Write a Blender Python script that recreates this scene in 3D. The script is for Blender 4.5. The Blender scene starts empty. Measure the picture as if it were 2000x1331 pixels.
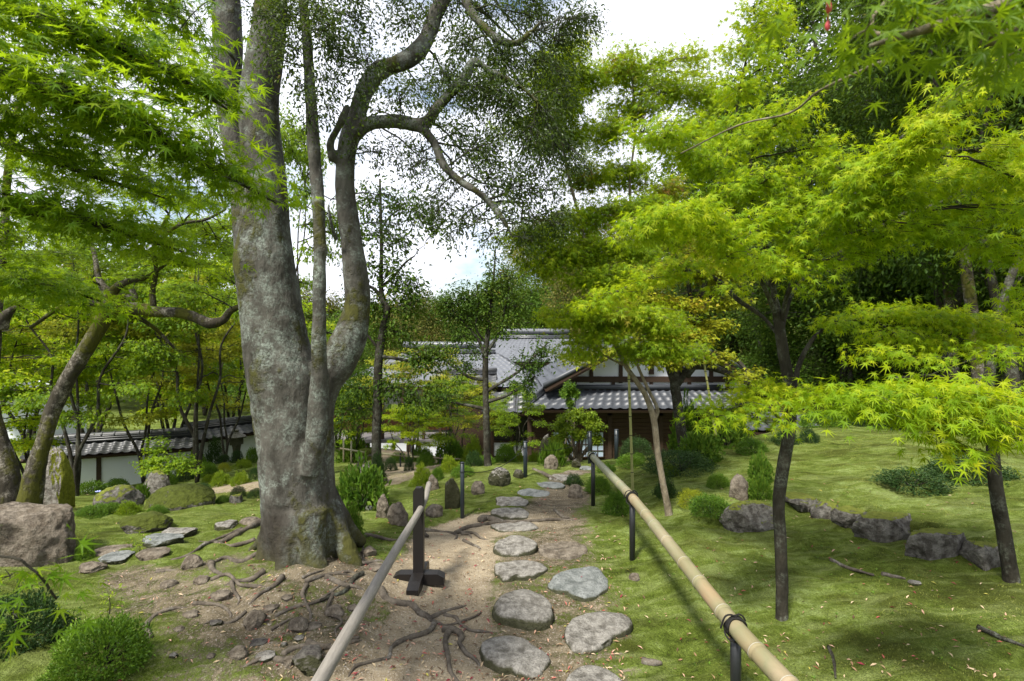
import bpy, math, random
import numpy as np
from mathutils import Vector

# ------------------------------------------------------------------ camera, sky, sun, exposure
SC = bpy.context.scene
COL = SC.collection
E = 1.7                                   # eye height above the ground at the camera's foot
cam_d = bpy.data.cameras.new("camera"); cam = bpy.data.objects.new("camera", cam_d); COL.objects.link(cam)
cam.location = (0, 0, E); cam.rotation_euler = (math.radians(90), 0, 0)
cam_d.sensor_width = 36; cam_d.lens = 18; cam_d.clip_start = 0.05; cam_d.clip_end = 2000
cam_d.dof.use_dof = True; cam_d.dof.focus_distance = 4.2; cam_d.dof.aperture_fstop = 4.5
SC.camera = cam
SUN_EL, SUN_AZ = math.radians(56), math.radians(215)      # azimuth the sun stands at, clockwise from +Y
W = bpy.data.worlds.new("World"); SC.world = W; W.use_nodes = True
wn, wl = W.node_tree.nodes, W.node_tree.links; wn.clear()
sky = wn.new("ShaderNodeTexSky"); sky.sky_type = 'NISHITA'; sky.sun_disc = False
sky.sun_elevation = SUN_EL; sky.sun_rotation = SUN_AZ; sky.air_density = 1.2; sky.dust_density = 1.5
tc = wn.new("ShaderNodeTexCoord"); mp = wn.new("ShaderNodeMapping"); mp.inputs['Scale'].default_value = (1.0, 1.0, 2.2)
nz = wn.new("ShaderNodeTexNoise"); nz.inputs['Scale'].default_value = 2.6; nz.inputs['Detail'].default_value = 9; nz.inputs['Roughness'].default_value = .58
rp = wn.new("ShaderNodeValToRGB"); rp.color_ramp.elements[0].position = .36; rp.color_ramp.elements[1].position = .50
mx = wn.new("ShaderNodeMix"); mx.data_type = 'RGBA'
mx.inputs['B'].default_value = (7.6, 7.8, 8.6, 1)      # sunlit cloud
bg = wn.new("ShaderNodeBackground"); bg.inputs['Strength'].default_value = .11
wo = wn.new("ShaderNodeOutputWorld")
wl.new(tc.outputs['Generated'], mp.inputs['Vector']); wl.new(mp.outputs[0], nz.inputs['Vector'])
wl.new(nz.outputs['Fac'], rp.inputs['Fac']); wl.new(rp.outputs['Color'], mx.inputs['Factor'])
wl.new(sky.outputs[0], mx.inputs['A']); wl.new(mx.outputs['Result'], bg.inputs['Color']); wl.new(bg.outputs[0], wo.inputs['Surface'])
sun_d = bpy.data.lights.new("sun", 'SUN'); sun = bpy.data.objects.new("sun", sun_d); COL.objects.link(sun)
sun_d.energy = 4.8; sun_d.angle = math.radians(8); sun_d.color = (1.0, .95, .86)
sd = Vector((math.sin(SUN_AZ)*math.cos(SUN_EL), math.cos(SUN_AZ)*math.cos(SUN_EL), math.sin(SUN_EL)))
sun.rotation_euler = sd.to_track_quat('Z', 'Y').to_euler(); sun.location = sd*60
SC.view_settings.view_transform = 'Standard'; SC.view_settings.look = 'None'
SC.view_settings.exposure = 0.80; SC.view_settings.gamma = 1.0
SC.cycles.max_bounces = 6; SC.cycles.transmission_bounces = 4; SC.cycles.diffuse_bounces = 4; SC.cycles.use_denoising = True

# ------------------------------------------------------------------ maths helpers
RNG = np.random.default_rng(7)
def P(px, py, Y):                          # a point of the photo (2000 px wide) at a depth in metres
    return np.array(((px-1000)*Y/1000., Y, E-(py-665.5)*Y/1000.))
def _hash(i, j, k, s):
    h = (i*374761393 + j*668265263 + k*2147483647 + s*1274126177) & 0xffffffff
    h = ((h ^ (h >> 13))*1274126177) & 0xffffffff
    return ((h ^ (h >> 16)) & 0xffff)/65535.
def vnoise(p, s=0):
    p = np.asarray(p, float); f = np.floor(p); i = f.astype(np.int64); t = p-f; t = t*t*(3-2*t)
    r = 0
    for a in (0, 1):
        for b in (0, 1):
            for c in (0, 1):
                w = (t[:, 0] if a else 1-t[:, 0])*(t[:, 1] if b else 1-t[:, 1])*(t[:, 2] if c else 1-t[:, 2])
                r = r + w*_hash(i[:, 0]+a, i[:, 1]+b, i[:, 2]+c, s)
    return r*2-1
def fbm(p, s=0, o=4):
    r = 0; a = 1; q = np.asarray(p, float)
    for k in range(o):
        r = r+a*vnoise(q, s+k); q = q*2.03+7.1; a *= .5
    return r
def unit(v): return v/np.maximum(np.linalg.norm(v, axis=-1, keepdims=True), 1e-9)

# ------------------------------------------------------------------ ground shape
CT = [(1000,1331,2.7),(1020,1180,3.6),(1030,1080,4.5),(1000,1000,5.7),(1040,955,6.9),(1100,930,8.0),(1130,915,9.2),(1130,903,10.3),
 (1235,1130,3.9),(1162,990,5.9),(1527,1215,3.1),(1975,1140,3.45),(1900,1331,2.4),(1500,1331,2.6),(1700,1200,3.05),(1500,1065,4.3),
 (1700,1085,3.95),(1420,992,5.4),(1700,1010,4.75),(1950,1090,3.78),(1800,940,5.7),(1650,900,7.0),(1500,900,7.5),(1750,850,9.5),
 (1950,850,9.0),(1600,832,11),(1850,834,11),(1400,900,7.8),(1350,885,9),(1280,900,9),(1305,1010,5.2),(1360,1100,4.0),
 (700,1331,2.6),(400,1331,2.6),(100,1331,2.55),(600,1150,3.6),(350,1200,3.2),(150,1130,3.7),(0,1130,3.6),(300,1080,4.2),
 (450,1020,5.2),(300,1012,5.6),(180,1005,5.8),(500,988,6.2),(430,972,8),(300,990,7.5),(200,985,9),(450,948,10),(350,955,11),
 (230,962,14.7),(120,975,13.8),(480,915,17.8),(440,905,14),(700,1000,6.0),(700,960,7.5),(850,985,6.2),(850,935,8),(750,925,9.5),
 (760,905,12),(740,890,14),(760,878,17),(950,915,8.3),(990,905,11)]
WP = [(0,0,-1.7),(-4,0,-1.65),(4,0,-1.6),(0,-8,-1.6),(-12,-8,-1.5),(12,-8,-1.2),(-9,4,-1.7),(9,4,-1.35),(-12,9,-2.8),
 (2.5,14,-3.9),(5.5,14.5,-3.6),(8.5,15,-2.9),(0,15,-4.0),(-4,20,-4.6),(3,22,-4.6),(-14,20,-4.6),(0,32,-4.8),(-20,34,-4.6),(-30,16,-4.2),
 (11,15,-1.6),(15,22,0.5),(20,14,0.6),(14,8,-.9),(30,30,5),(25,3,1.5),(10,34,-3.5),(0,50,-3.5),(20,50,5),(-30,55,-3),(50,60,10),(-60,60,-1),
 (60,10,6),(-60,0,-2),(0,90,0),(80,110,12),(-80,110,4),(0,-60,-1),(-60,-60,-1),(60,-60,2),(0,130,2)]
_c = np.array([P(*c)[[0, 1, 2]] for c in CT] + [(x, y, z+E) for x, y, z in WP])
def _tps(r): return np.where(r > 1e-9, r*r*np.log(np.maximum(r, 1e-9)), 0)
_n = len(_c); _A = np.zeros((_n+3, _n+3)); _d = np.linalg.norm(_c[:, None, :2]-_c[None, :, :2], axis=2)
_A[:_n, :_n] = _tps(_d)+np.eye(_n)*.02; _A[:_n, _n] = 1; _A[:_n, _n+1:] = _c[:, :2]; _A[_n, :_n] = 1; _A[_n+1:, :_n] = _c[:, :2].T
_w = np.linalg.solve(_A, np.r_[_c[:, 2], 0, 0, 0])
ROW = None
def gz(x, y):
    x = np.atleast_1d(np.asarray(x, float)); y = np.atleast_1d(np.asarray(y, float)); out = np.empty(x.shape)
    for s in range(0, len(x), 20000):
        a, b = x[s:s+20000], y[s:s+20000]
        d = np.hypot(a[:, None]-_c[None, :, 0], b[:, None]-_c[None, :, 1])
        out[s:s+20000] = _tps(d)@_w[:_n]+_w[_n]+a*_w[_n+1]+b*_w[_n+2]
    q = np.stack([x, y, 0*x], 1)
    out = out+.13*np.exp(-((x+1.62)**2+(y-3.85)**2)/.55)
    if ROW is not None:
        yr = np.interp(x, ROW[:, 0], ROW[:, 1]); t = np.clip((y-yr)/.16, 0, 1); t = t*t*(3-2*t)
        out = out+.13*t*np.exp(-np.maximum(y-yr, 0)/3.5)*np.clip((x-1.5)/.5, 0, 1)*np.clip((7-x)/2, 0, 1)
    return out+.035*vnoise(q*.9, 3)+.018*vnoise(q*2.6, 4)
DET = None                                  # fine relief, set once the path is laid out
def g1(x, y): return float(gz(x, y)[0]+(DET(np.array([float(x)]), np.array([float(y)]))[0] if DET else 0))
_Y = np.r_[np.arange(1.5, 14, .03), np.arange(14, 40, .1)]
def gp(px, py):                            # where the sight line through a photo point meets the ground
    z = E-(py-665.5)*_Y/1000.; g = gz((px-1000)*_Y/1000., _Y); k = np.nonzero(z < g)[0]
    Y = _Y[k[0]] if len(k) else 12.
    return np.array(((px-1000)*Y/1000., Y, g1((px-1000)*Y/1000., Y)))

ROW = np.array(sorted([tuple(gp(a, b)[:2]) for a, b in ((1400,1036),(1460,1038),(1515,1032),(1580,1006),(1632,1017),(1680,1033),(1776,1057),(1884,1090),(1942,1106),(2100,1150))]))
# ------------------------------------------------------------------ mesh + object helpers
def meshdata(V, F, smooth=True, mats=None):
    me = bpy.data.meshes.new("m"); V = np.asarray(V, np.float32)
    Fs = [np.asarray(f, np.int32) for f in F if len(f)]
    me.vertices.add(len(V)); me.vertices.foreach_set("co", V.ravel())
    lv = np.concatenate([f.ravel() for f in Fs]); tot = np.concatenate([np.full(len(f), f.shape[1], np.int32) for f in Fs])
    me.loops.add(len(lv)); me.loops.foreach_set("vertex_index", lv)
    me.polygons.add(len(tot)); me.polygons.foreach_set("loop_start", np.r_[0, np.cumsum(tot)[:-1]].astype(np.int32))
    me.polygons.foreach_set("loop_total", tot)
    me.polygons.foreach_set("use_smooth", np.full(len(tot), bool(smooth)))
    me.update(calc_edges=True); return me
class MB:
    def __init__(s): s.V = []; s.F = {}; s.n = 0
    def add(s, V, *Fs):
        V = np.asarray(V, float).reshape(-1, 3)
        for F in Fs:
            F = np.asarray(F, np.int64)
            if len(F): s.F.setdefault(F.shape[1], []).append(F+s.n)
        s.V.append(V); s.n += len(V); return s
    def arrays(s): return np.concatenate(s.V), [np.concatenate(f) for f in s.F.values()]
    def box(s, c, h, rz=0, rx=0):          # centre, half sizes
        v = np.array([(x, y, z) for x in (-1, 1) for y in (-1, 1) for z in (-1, 1)], float)*np.array(h)
        if rx: v = v@np.array([[1,0,0],[0,math.cos(rx),math.sin(rx)],[0,-math.sin(rx),math.cos(rx)]])
        if rz: v = v@np.array([[math.cos(rz),math.sin(rz),0],[-math.sin(rz),math.cos(rz),0],[0,0,1]])
        return s.add(v+np.array(c), [(0,1,3,2),(4,6,7,5),(0,4,5,1),(2,3,7,6),(0,2,6,4),(1,5,7,3)])
    def beam(s, a, b, w, h):               # square bar from a to b
        a, b = np.array(a, float), np.array(b, float); d = unit(b-a); u = np.cross(d, (0, 0, 1))
        u = unit(u) if np.linalg.norm(u) > 1e-3 else np.array((1., 0, 0)); n = np.cross(u, d)
        v = [p+u*i*w/2+n*j*h/2 for p in (a, b) for i, j in ((-1,-1),(1,-1),(1,1),(-1,1))]
        return s.add(v, [(0,1,5,4),(1,2,6,5),(2,3,7,6),(3,0,4,7),(3,2,1,0),(4,5,6,7)])
    def tube(s, pts, rad, sides=10, lump=0., seed=0, cap=True, sub=4):
        pts, rad = resample(pts, rad, sub); M = len(pts); t = unit(np.gradient(pts, axis=0))
        u = np.cross(t[0], (.31, .2, .93)); u = u/np.linalg.norm(u); R = []
        for k in range(M):
            u = u-t[k]*np.dot(u, t[k]); u = u/np.linalg.norm(u); w = np.cross(t[k], u)
            a = np.arange(sides)*2*math.pi/sides
            R.append(pts[k]+rad[k]*(np.cos(a)[:, None]*u+np.sin(a)[:, None]*w))
        V = np.concatenate(R)
        if lump:
            c = np.repeat(pts, sides, 0); rr = np.repeat(rad, sides)
            V = c+(V-c)*(1+lump*fbm(V/np.maximum(rr.mean(), .004)*.55, seed, 3))[:, None]
        i = np.arange(M-1)[:, None]*sides; j = np.arange(sides)[None]; k2 = (j+1) % sides
        F = np.stack([i+j, i+k2, i+sides+k2, i+sides+j], -1).reshape(-1, 4); Fs = [F]
        if cap:
            V = np.concatenate([V, pts[:1]-t[:1]*rad[0]*.25, pts[-1:]+t[-1:]*rad[-1]*.25]); n = M*sides
            Fs.append(np.concatenate([np.stack([0*j[0]+n, k2[0], j[0]], 1), np.stack([0*j[0]+n+1, (M-1)*sides+j[0], (M-1)*sides+k2[0]], 1)]))
        return s.add(V, *Fs)
    def build(s, name, mat, parent=None, smooth=True, origin=None):
        V, F = s.arrays()
        return obj(name, meshdata(V-(np.array(origin) if origin is not None else 0), F, smooth), mat, parent, origin if parent is None else None)
def resample(pts, rad, sub):
    p = np.asarray(pts, float); r = np.asarray(rad, float)
    if r.ndim == 0: r = np.full(len(p), float(r))
    if sub <= 1 or len(p) < 3:
        if sub > 1:
            t = np.linspace(0, 1, sub+1)[:, None]; return p[0]+(p[-1]-p[0])*t, r[0]+(r[-1]-r[0])*t[:, 0]
        return p, r
    q = np.c_[p, r]; q = np.concatenate([[2*q[0]-q[1]], q, [2*q[-1]-q[-2]]]); out = []
    for k in range(1, len(q)-2):
        for t in np.arange(sub)/sub:
            out.append(.5*(2*q[k]+(q[k+1]-q[k-1])*t+(2*q[k-1]-5*q[k]+4*q[k+1]-q[k+2])*t*t+(3*q[k]-q[k-1]-3*q[k+1]+q[k+2])*t**3))
    out.append(q[-2]); out = np.array(out); return out[:, :3], np.maximum(out[:, 3], r.min()*.7)
def obj(name, me, mat, parent=None, loc=None):
    o = bpy.data.objects.new(name, me); COL.objects.link(o); me.name = name
    for m in (mat if isinstance(mat, (list, tuple)) else [mat]): me.materials.append(m)
    if parent is not None: o.parent = parent
    if loc is not None: o.location = [float(v) for v in loc]
    return o
def tag(o, label=None, cat=None, group=None, kind=None):
    if label: o['label'] = label
    if cat: o['category'] = cat
    if group: o['group'] = group
    if kind: o['kind'] = kind
    return o
def thing(name, label, cat, loc=(0, 0, 0), group=None):
    o = bpy.data.objects.new(name, None); COL.objects.link(o); o.location = [float(v) for v in loc]; o.empty_display_size = .1
    return tag(o, label, cat, group)
def dup(root, loc, rz, sc, label, group=None, cat=None, name=None):
    def cp(o, par):
        c = o.copy(); COL.objects.link(c)
        if par is not None: c.parent = par
        for ch in list(KIDS.get(o.name, ())): cp(ch, c)
        return c
    if root.name not in KIDS:
        def walk(o):
            KIDS[o.name] = [c for c in o.children]
            for c in o.children: walk(c)
        walk(root)
    r = cp(root, None); r.location = [float(v) for v in loc]; r.rotation_euler = (0, 0, rz); r.scale = sc
    r['label'] = label
    if group: r['group'] = group
    elif 'group' in r.keys(): del r['group']
    if cat: r['category'] = cat
    return r
KIDS = {}

# ------------------------------------------------------------------ materials
class NT:
    def __init__(s, name, disp=None):
        s.m = bpy.data.materials.new(name); s.m.use_nodes = True; s.t = s.m.node_tree; s.t.nodes.clear()
        s.out = s.t.nodes.new("ShaderNodeOutputMaterial")
    def n(s, typ, _ins=None, **kw):
        x = s.t.nodes.new("ShaderNode"+typ)
        for k, v in kw.items(): setattr(x, k, v)
        for k, v in (_ins or {}).items():
            if isinstance(v, bpy.types.NodeSocket): s.t.links.new(v, x.inputs[k])
            else: x.inputs[k].default_value = v
        return x
    def noise(s, scale, detail=4, rough=.55, vec=None, dist=0):
        i = {'Scale': scale, 'Detail': detail, 'Roughness': rough, 'Distortion': dist}
        i['Vector'] = vec if vec is not None else s.pos()
        return s.n("TexNoise", i).outputs['Fac']
    def pos(s):
        if not hasattr(s, '_p'): s._p = s.n("TexCoord").outputs['Object']
        return s._p
    def geo(s):
        if not hasattr(s, '_g'): s._g = s.n("NewGeometry")
        return s._g
    def ramp(s, fac, stops):
        r = s.n("ValToRGB", {'Fac': fac}); e = r.color_ramp.elements
        while len(e) < len(stops): e.new(.5)
        for k, (p, c) in enumerate(stops): e[k].position = p; e[k].color = (c if isinstance(c, tuple) else (c, c, c))+(1,)
        return r.outputs['Color']
    def mix(s, f, a, b, mode='MIX'):
        x = s.n("Mix", data_type='RGBA', blend_type=mode)
        for k, v in (('Factor', f), ('A', a), ('B', b)):
            if isinstance(v, bpy.types.NodeSocket): s.t.links.new(v, x.inputs[k])
            else: x.inputs[k].default_value = v if k == 'Factor' else tuple(v)+(1,)
        return x.outputs['Result']
    def math(s, op, a, b=0.):
        x = s.n("Math", operation=op)
        for k, v in ((0, a), (1, b)):
            if isinstance(v, bpy.types.NodeSocket): s.t.links.new(v, x.inputs[k])
            else: x.inputs[k].default_value = v
        return x.outputs[0]
    def bump(s, h, strength=.5, dist=.02, nrm=None):
        i = {'Height': h, 'Strength': strength, 'Distance': dist}
        if nrm is not None: i['Normal'] = nrm
        return s.n("Bump", i).outputs[0]
    def scaled(s, sc): return s.n("Mapping", {'Vector': s.pos(), 'Scale': sc}).outputs[0]
    def finish(s, col, rough=.8, nrm=None, spec=.3):
        i = {'Base Color': col if isinstance(col, bpy.types.NodeSocket) else tuple(col)+(1,), 'Roughness': rough, 'Specular IOR Level': spec}
        if nrm is not None: i['Normal'] = nrm
        b = s.n("BsdfPrincipled", i); s.t.links.new(b.outputs[0], s.out.inputs['Surface']); return s.m
def leaf_mat(name, stops, trans, fac=.42, rough=.42, clump=.9, spec=.35, tips=None):
    spec *= .5; rough = min(.6, rough+.08)
    s = NT(name); g = s.geo(); rnd = g.outputs['Random Per Island']
    n = s.noise(clump, 3, .5, g.outputs['Position'])
    f = s.math('ADD', s.math('MULTIPLY', rnd, .55), s.math('MULTIPLY', s.math('SUBTRACT', n, .28), 1.0))
    col = s.ramp(f, stops)
    if tips: col = s.mix(s.ramp(s.noise(tips[1], 2, .5, g.outputs['Position']), [(tips[2], 0.), (tips[2]+.1, 1.)]), col, s.mix(s.ramp(rnd, [(.3, 0.), (.6, 1.)]), col, tips[0]))
    tcol = s.mix(.62, col, trans)
    p = s.n("BsdfPrincipled", {'Base Color': col, 'Roughness': rough, 'Specular IOR Level': spec})
    t = s.n("BsdfTranslucent", {'Color': tcol}); m = s.n("MixShader", {'Fac': fac, 1: p.outputs[0], 2: t.outputs[0]})
    s.t.links.new(m.outputs[0], s.out.inputs['Surface']); return s.m
def bark_mat(name, dark, mid, lichen, lich=.5, moss=.3, mosscol=(.062, .062, .013), sc=1., base_moss=None, hollow=None):
    s = NT(name); v = s.scaled((sc*1.0, sc*1.0, sc*.45))
    n1 = s.noise(9, 8, .62, v); n2 = s.noise(38, 5, .6, v); n3 = s.noise(3.1, 4, .6, v)
    col = s.ramp(n1, [(.3, dark), (.62, mid)])
    col = s.mix(s.ramp(n2, [(.45, 0.), (.75, .55)]), col, tuple(c*.45 for c in mid))
    fl = s.ramp(s.noise(52*sc, 4, .75), [(.46, 0.), (.54, 1.)]); pa = s.ramp(s.math('ADD', s.math('MULTIPLY', s.noise(3.4*sc, 7, .72), .75), s.math('MULTIPLY', s.noise(15*sc, 4, .7), .25)), [(.58-.14*lich, 0.), (.70-.14*lich, 1.)])
    lf = s.math('MULTIPLY', pa, s.math('ADD', s.math('MULTIPLY', fl, .75), .2))
    col = s.mix(lf, col, lichen)
    mf = s.ramp(s.math('ADD', n3, s.math('MULTIPLY', s.noise(16*sc, 5, .7), .4)), [(.98-.38*moss, 0.), (1.08-.38*moss, 1.)])
    if base_moss is not None:
        z = s.n("SeparateXYZ", {0: s.pos()}).outputs[2]
        zf = s.ramp(s.math('ADD', s.math('MULTIPLY', z, 1./base_moss), s.math('MULTIPLY', s.noise(9, 6, .75), 1.3)), [(.62, .9), (1., 0.)])
        mf = s.math('MAXIMUM', mf, zf)
    col = s.mix(mf, col, s.mix(n2, tuple(c*.45 for c in mosscol), tuple(c*1.7 for c in mosscol)))
    if hollow is not None:
        d = s.n("VectorMath", {0: s.n("VectorMath", {0: s.pos(), 1: hollow[0]}, operation='SUBTRACT').outputs[0], 1: hollow[1]}, operation='MULTIPLY')
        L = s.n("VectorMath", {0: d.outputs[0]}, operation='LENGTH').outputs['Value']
        col = s.mix(s.ramp(s.math('MULTIPLY', s.math('ADD', L, s.math('MULTIPLY', s.noise(9, 5, .7), .6)), .5), [(.44, .8), (.74, 0.)]), col, s.mix(n2, (.012, .010, .008), (.05, .042, .033)))  # dark patch paints the hollow's darkness onto the rotten bark
    h = s.math('ADD', s.math('ADD', s.math('MULTIPLY', n1, .6), s.math('MULTIPLY', n2, .5)), s.math('MULTIPLY', mf, .5))
    return s.finish(col, .92, s.bump(h, 1., .022), .12)
def rock_mat(name, c1, c2, c3, moss=.0, mosscol=(.11, .125, .02), sc=1., side=False, up=.55):
    s = NT(name); g = s.geo()
    n1 = s.noise(5*sc, 9, .65); n2 = s.noise(60*sc, 4, .7); n3 = s.noise(14*sc, 6, .6)
    col = s.mix(s.ramp(n3, [(.4, 0.), (.62, 1.)]), s.ramp(n1, [(.32, c1), (.62, c2)]), c3)
    col = s.mix(s.ramp(n2, [(.5, 0.), (.72, .6)]), col, tuple(c*.3 for c in c1))
    vo = s.n("TexVoronoi", {'Vector': s.pos(), 'Scale': 3.2*sc}, feature='DISTANCE_TO_EDGE').outputs['Distance']
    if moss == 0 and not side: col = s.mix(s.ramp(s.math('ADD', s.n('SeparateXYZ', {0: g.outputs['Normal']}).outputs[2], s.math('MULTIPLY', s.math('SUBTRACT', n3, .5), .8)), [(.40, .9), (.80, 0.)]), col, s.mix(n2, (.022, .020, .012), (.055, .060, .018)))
    h = s.math('ADD', s.math('MULTIPLY', n1, 1.), s.math('MULTIPLY', n3, .6)); h = s.math('ADD', h, s.math('MULTIPLY', n2, .25))
    if moss > 0:
        z = s.n("SeparateXYZ", {0: g.outputs['Normal']}).outputs[0 if side else 2]
        mf = s.ramp(s.math('ADD', s.math('MULTIPLY', z, .55), s.math('MULTIPLY', s.noise(4*sc, 6, .65), .9)), [(1.25-.7*moss, 0.), (1.33-.7*moss, 1.)])
        col = s.mix(mf, col, s.mix(s.noise(30, 3), tuple(c*.35 for c in mosscol), tuple(c*1.9 for c in mosscol))); h = s.math('ADD', h, s.math('MULTIPLY', mf, .5))
    return s.finish(col, .9, s.bump(h, 1., .045), .15)
def plain(name, c, rough=.6, var=.25, sc=8., spec=.3, stretch=(1, 1, 1), bump=.2, metal=0):
    s = NT(name); v = s.scaled(stretch); n = s.noise(sc, 6, .6, v); n2 = s.noise(sc*6, 3, .6, v)
    col = s.mix(s.math('ADD', s.math('MULTIPLY', n, .7), s.math('MULTIPLY', n2, .3)), tuple(x*(1-var*1.6) for x in c), tuple(min(1, x*(1+var)) for x in c))
    return s.finish(col, rough, s.bump(n2, bump, .004), spec)

LG = (.17,.30,.012); YG = (.29,.36,.012)
M = {}
M['maple_lime'] = leaf_mat("maple_leaf_lime", [(.1, (.09,.18,.006)), (.45, (.21,.33,.008)), (.8, (.40,.44,.012))], (.50,.64,.008), .5, .42, 1.1)
M['maple_green'] = leaf_mat("maple_leaf_green", [(.1, (.045,.10,.006)), (.5, (.12,.21,.010)), (.9, (.25,.33,.012))], (.34,.48,.01), .45, .42, 1.2)
M['maple_near'] = leaf_mat("maple_leaf_shade", [(.1, (.035,.10,.006)), (.5, (.10,.20,.008)), (.9, (.23,.30,.010))], (.38,.54,.01), .58, .4, 1.2)
M['maple_orange'] = leaf_mat("maple_leaf_ochre", [(.1, (.11,.15,.012)), (.45, (.22,.27,.014)), (.8, (.34,.34,.02)), (1., (.42,.25,.03))], (.40,.38,.02), .42, .5, .5)
M['maple_red'] = leaf_mat("maple_leaf_red_tips", [(.1, (.07,.14,.008)), (.45, (.17,.28,.010)), (.9, (.34,.40,.014))], (.46,.58,.01), .48, .42, 1.0, tips=((.28,.09,.04), 1.6, .62))
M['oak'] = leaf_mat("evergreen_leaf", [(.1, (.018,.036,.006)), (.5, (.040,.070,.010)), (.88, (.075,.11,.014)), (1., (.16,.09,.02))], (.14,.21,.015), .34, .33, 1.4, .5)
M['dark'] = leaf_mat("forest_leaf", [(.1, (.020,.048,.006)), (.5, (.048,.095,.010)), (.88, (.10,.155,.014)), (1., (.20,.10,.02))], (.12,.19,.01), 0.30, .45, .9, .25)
M['mid'] = leaf_mat("broad_leaf", [(.1, (.035,.085,.010)), (.5, (.075,.15,.014)), (.9, (.14,.21,.02))], (.15,.26,.02), .32, .42, .9, .3)
M['olive'] = leaf_mat("olive_leaf", [(.1, (.06,.075,.014)), (.5, (.13,.14,.026)), (.9, (.24,.20,.05))], (.20,.2,.03), .25, .5, .4, .3)
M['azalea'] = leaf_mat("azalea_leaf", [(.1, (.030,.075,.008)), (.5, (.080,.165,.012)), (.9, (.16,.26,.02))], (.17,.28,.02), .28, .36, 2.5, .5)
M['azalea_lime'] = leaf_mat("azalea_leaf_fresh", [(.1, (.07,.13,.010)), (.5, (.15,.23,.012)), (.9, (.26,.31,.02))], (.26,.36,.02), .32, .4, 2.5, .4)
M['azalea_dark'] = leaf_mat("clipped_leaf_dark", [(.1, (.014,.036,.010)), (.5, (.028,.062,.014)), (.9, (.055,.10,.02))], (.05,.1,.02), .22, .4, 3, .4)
M['bark_big'] = bark_mat("grey_bark", (.026,.024,.019), (.095,.090,.076), (.20,.228,.195), .72, .62, (.050,.050,.014), base_moss=.75, hollow=((-.13, -.45, .20), (4.0, 1.6, 3.8)))
M['bark_maple'] = bark_mat("maple_bark", (.035,.028,.02), (.12,.10,.07), (.30,.30,.26), .25, .3, sc=1.6)
M['bark_old'] = bark_mat("old_maple_bark", (.022,.019,.014), (.058,.051,.038), (.33,.30,.25), .66, .80, sc=.9)
M['bark_dark'] = bark_mat("dark_bark", (.012,.011,.008), (.048,.043,.032), (.13,.14,.11), .6, .3, sc=1.2)
M['bark_pale'] = bark_mat("pale_bark", (.10,.085,.055), (.24,.20,.14), (.36,.36,.30), .3, .15, sc=2.)
M['root'] = bark_mat("root_bark", (.038,.031,.024), (.135,.115,.09), (.24,.23,.2), .25, .12, sc=1.5)
M['stone'] = rock_mat("grey_stone", (.09,.082,.068), (.19,.178,.155), (.29,.275,.245), .0, sc=1.6)
M['stone_blue'] = rock_mat("slate_stone", (.085,.095,.088), (.155,.166,.158), (.225,.236,.226), .0, sc=1.3)
M['stone_brown'] = rock_mat("brown_stone", (.065,.054,.042), (.130,.105,.076), (.21,.18,.14), .12, sc=1.4)
M['stone_dark'] = rock_mat("dark_stone", (.035,.030,.028), (.09,.08,.072), (.14,.13,.11), .0, sc=2.)
M['stone_moss'] = rock_mat("mossy_stone", (.045,.04,.032), (.10,.09,.075), (.19,.18,.155), .62, sc=1.4)
M['stone_mossy'] = rock_mat("moss_covered_stone", (.05,.045,.035), (.10,.09,.075), (.17,.16,.14), 1.02, (.05,.062,.009), sc=1.4)
M['stone_side'] = rock_mat("stone_mossy_flank", (.075,.063,.053), (.17,.15,.125), (.27,.255,.225), .72, (.12,.13,.012), sc=1.2, side=True)
M['bamboo'] = None
s = NT("bamboo_cane"); v = s.scaled((1, 1, 1)); n = s.noise(30, 5, .6, s.scaled((1, .12, 1))); n2 = s.noise(3, 3, .5)
col = s.ramp(n2, [(.35, (.28,.20,.115)), (.55, (.20,.19,.105)), (.7, (.29,.225,.145))]); col = s.mix(s.ramp(n, [(.42, 0.), (.72, .65)]), col, (.19,.165,.09))
yy = s.n('SeparateXYZ', {0: s.pos()}).outputs[1]; col = s.mix(s.ramp(s.math('ADD', s.math('MULTIPLY', yy, .22), s.math('MULTIPLY', n2, .6)), [(.1, 0.), (.65, .75)]), col, (.21,.23,.15)); col = s.mix(s.ramp(s.noise(14, 6, .75), [(.60, 0.), (.72, .45)]), col, (.09,.08,.055))
M['bamboo'] = s.finish(col, .42, s.bump(n, .12, .003), .4)
M['bamboo_green'] = plain("bamboo_stake_cane", (.30,.30,.11), .5, .25, 12, stretch=(1, 1, .2))
M['pole'] = plain("weathered_cedar_pole", (.24,.22,.19), .7, .55, 22, stretch=(3, .25, 3), bump=.5)
M['brown_post'] = plain("dark_stained_timber", (.011,.009,.008), .45, .35, 10, .4, stretch=(3, 3, .3), bump=.3)
M['black'] = plain("black_painted_metal", (.012,.013,.014), .38, .2, 10, .5)
M['black_blue'] = plain("blue_black_post", (.018,.026,.032), .4, .2, 10, .5)
M['rope'] = plain("black_cord", (.010,.009,.008), .8, .3, 80)
M['plaster'] = plain("white_plaster", (.66,.69,.72), .85, .07, 2, .1)
M['timber'] = plain("dark_timber", (.045,.028,.018), .7, .35, 6, .2, stretch=(1, 1, 3))
M['boards'] = plain("brown_boards", (.050,.029,.018), .72, .45, 5, .2, stretch=(.6, .6, 8), bump=.5)
M['redwood'] = plain("red_brown_panel", (.17,.07,.035), .6, .3, 6, .3)
M['deckwood'] = plain("grey_veranda_boards", (.16,.15,.15), .6, .3, 6, .3, stretch=(1, 6, 1))
M['pane'] = plain("paper_pane", (.34,.42,.52), .35, .12, 2, .5)
M['tile'] = plain("grey_roof_tile", (.06,.066,.076), .45, .35, 3.0, .4)
M['tile_pale'] = plain("pale_roof_tile", (.105,.112,.125), .38, .2, 2.0, .7)
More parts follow.
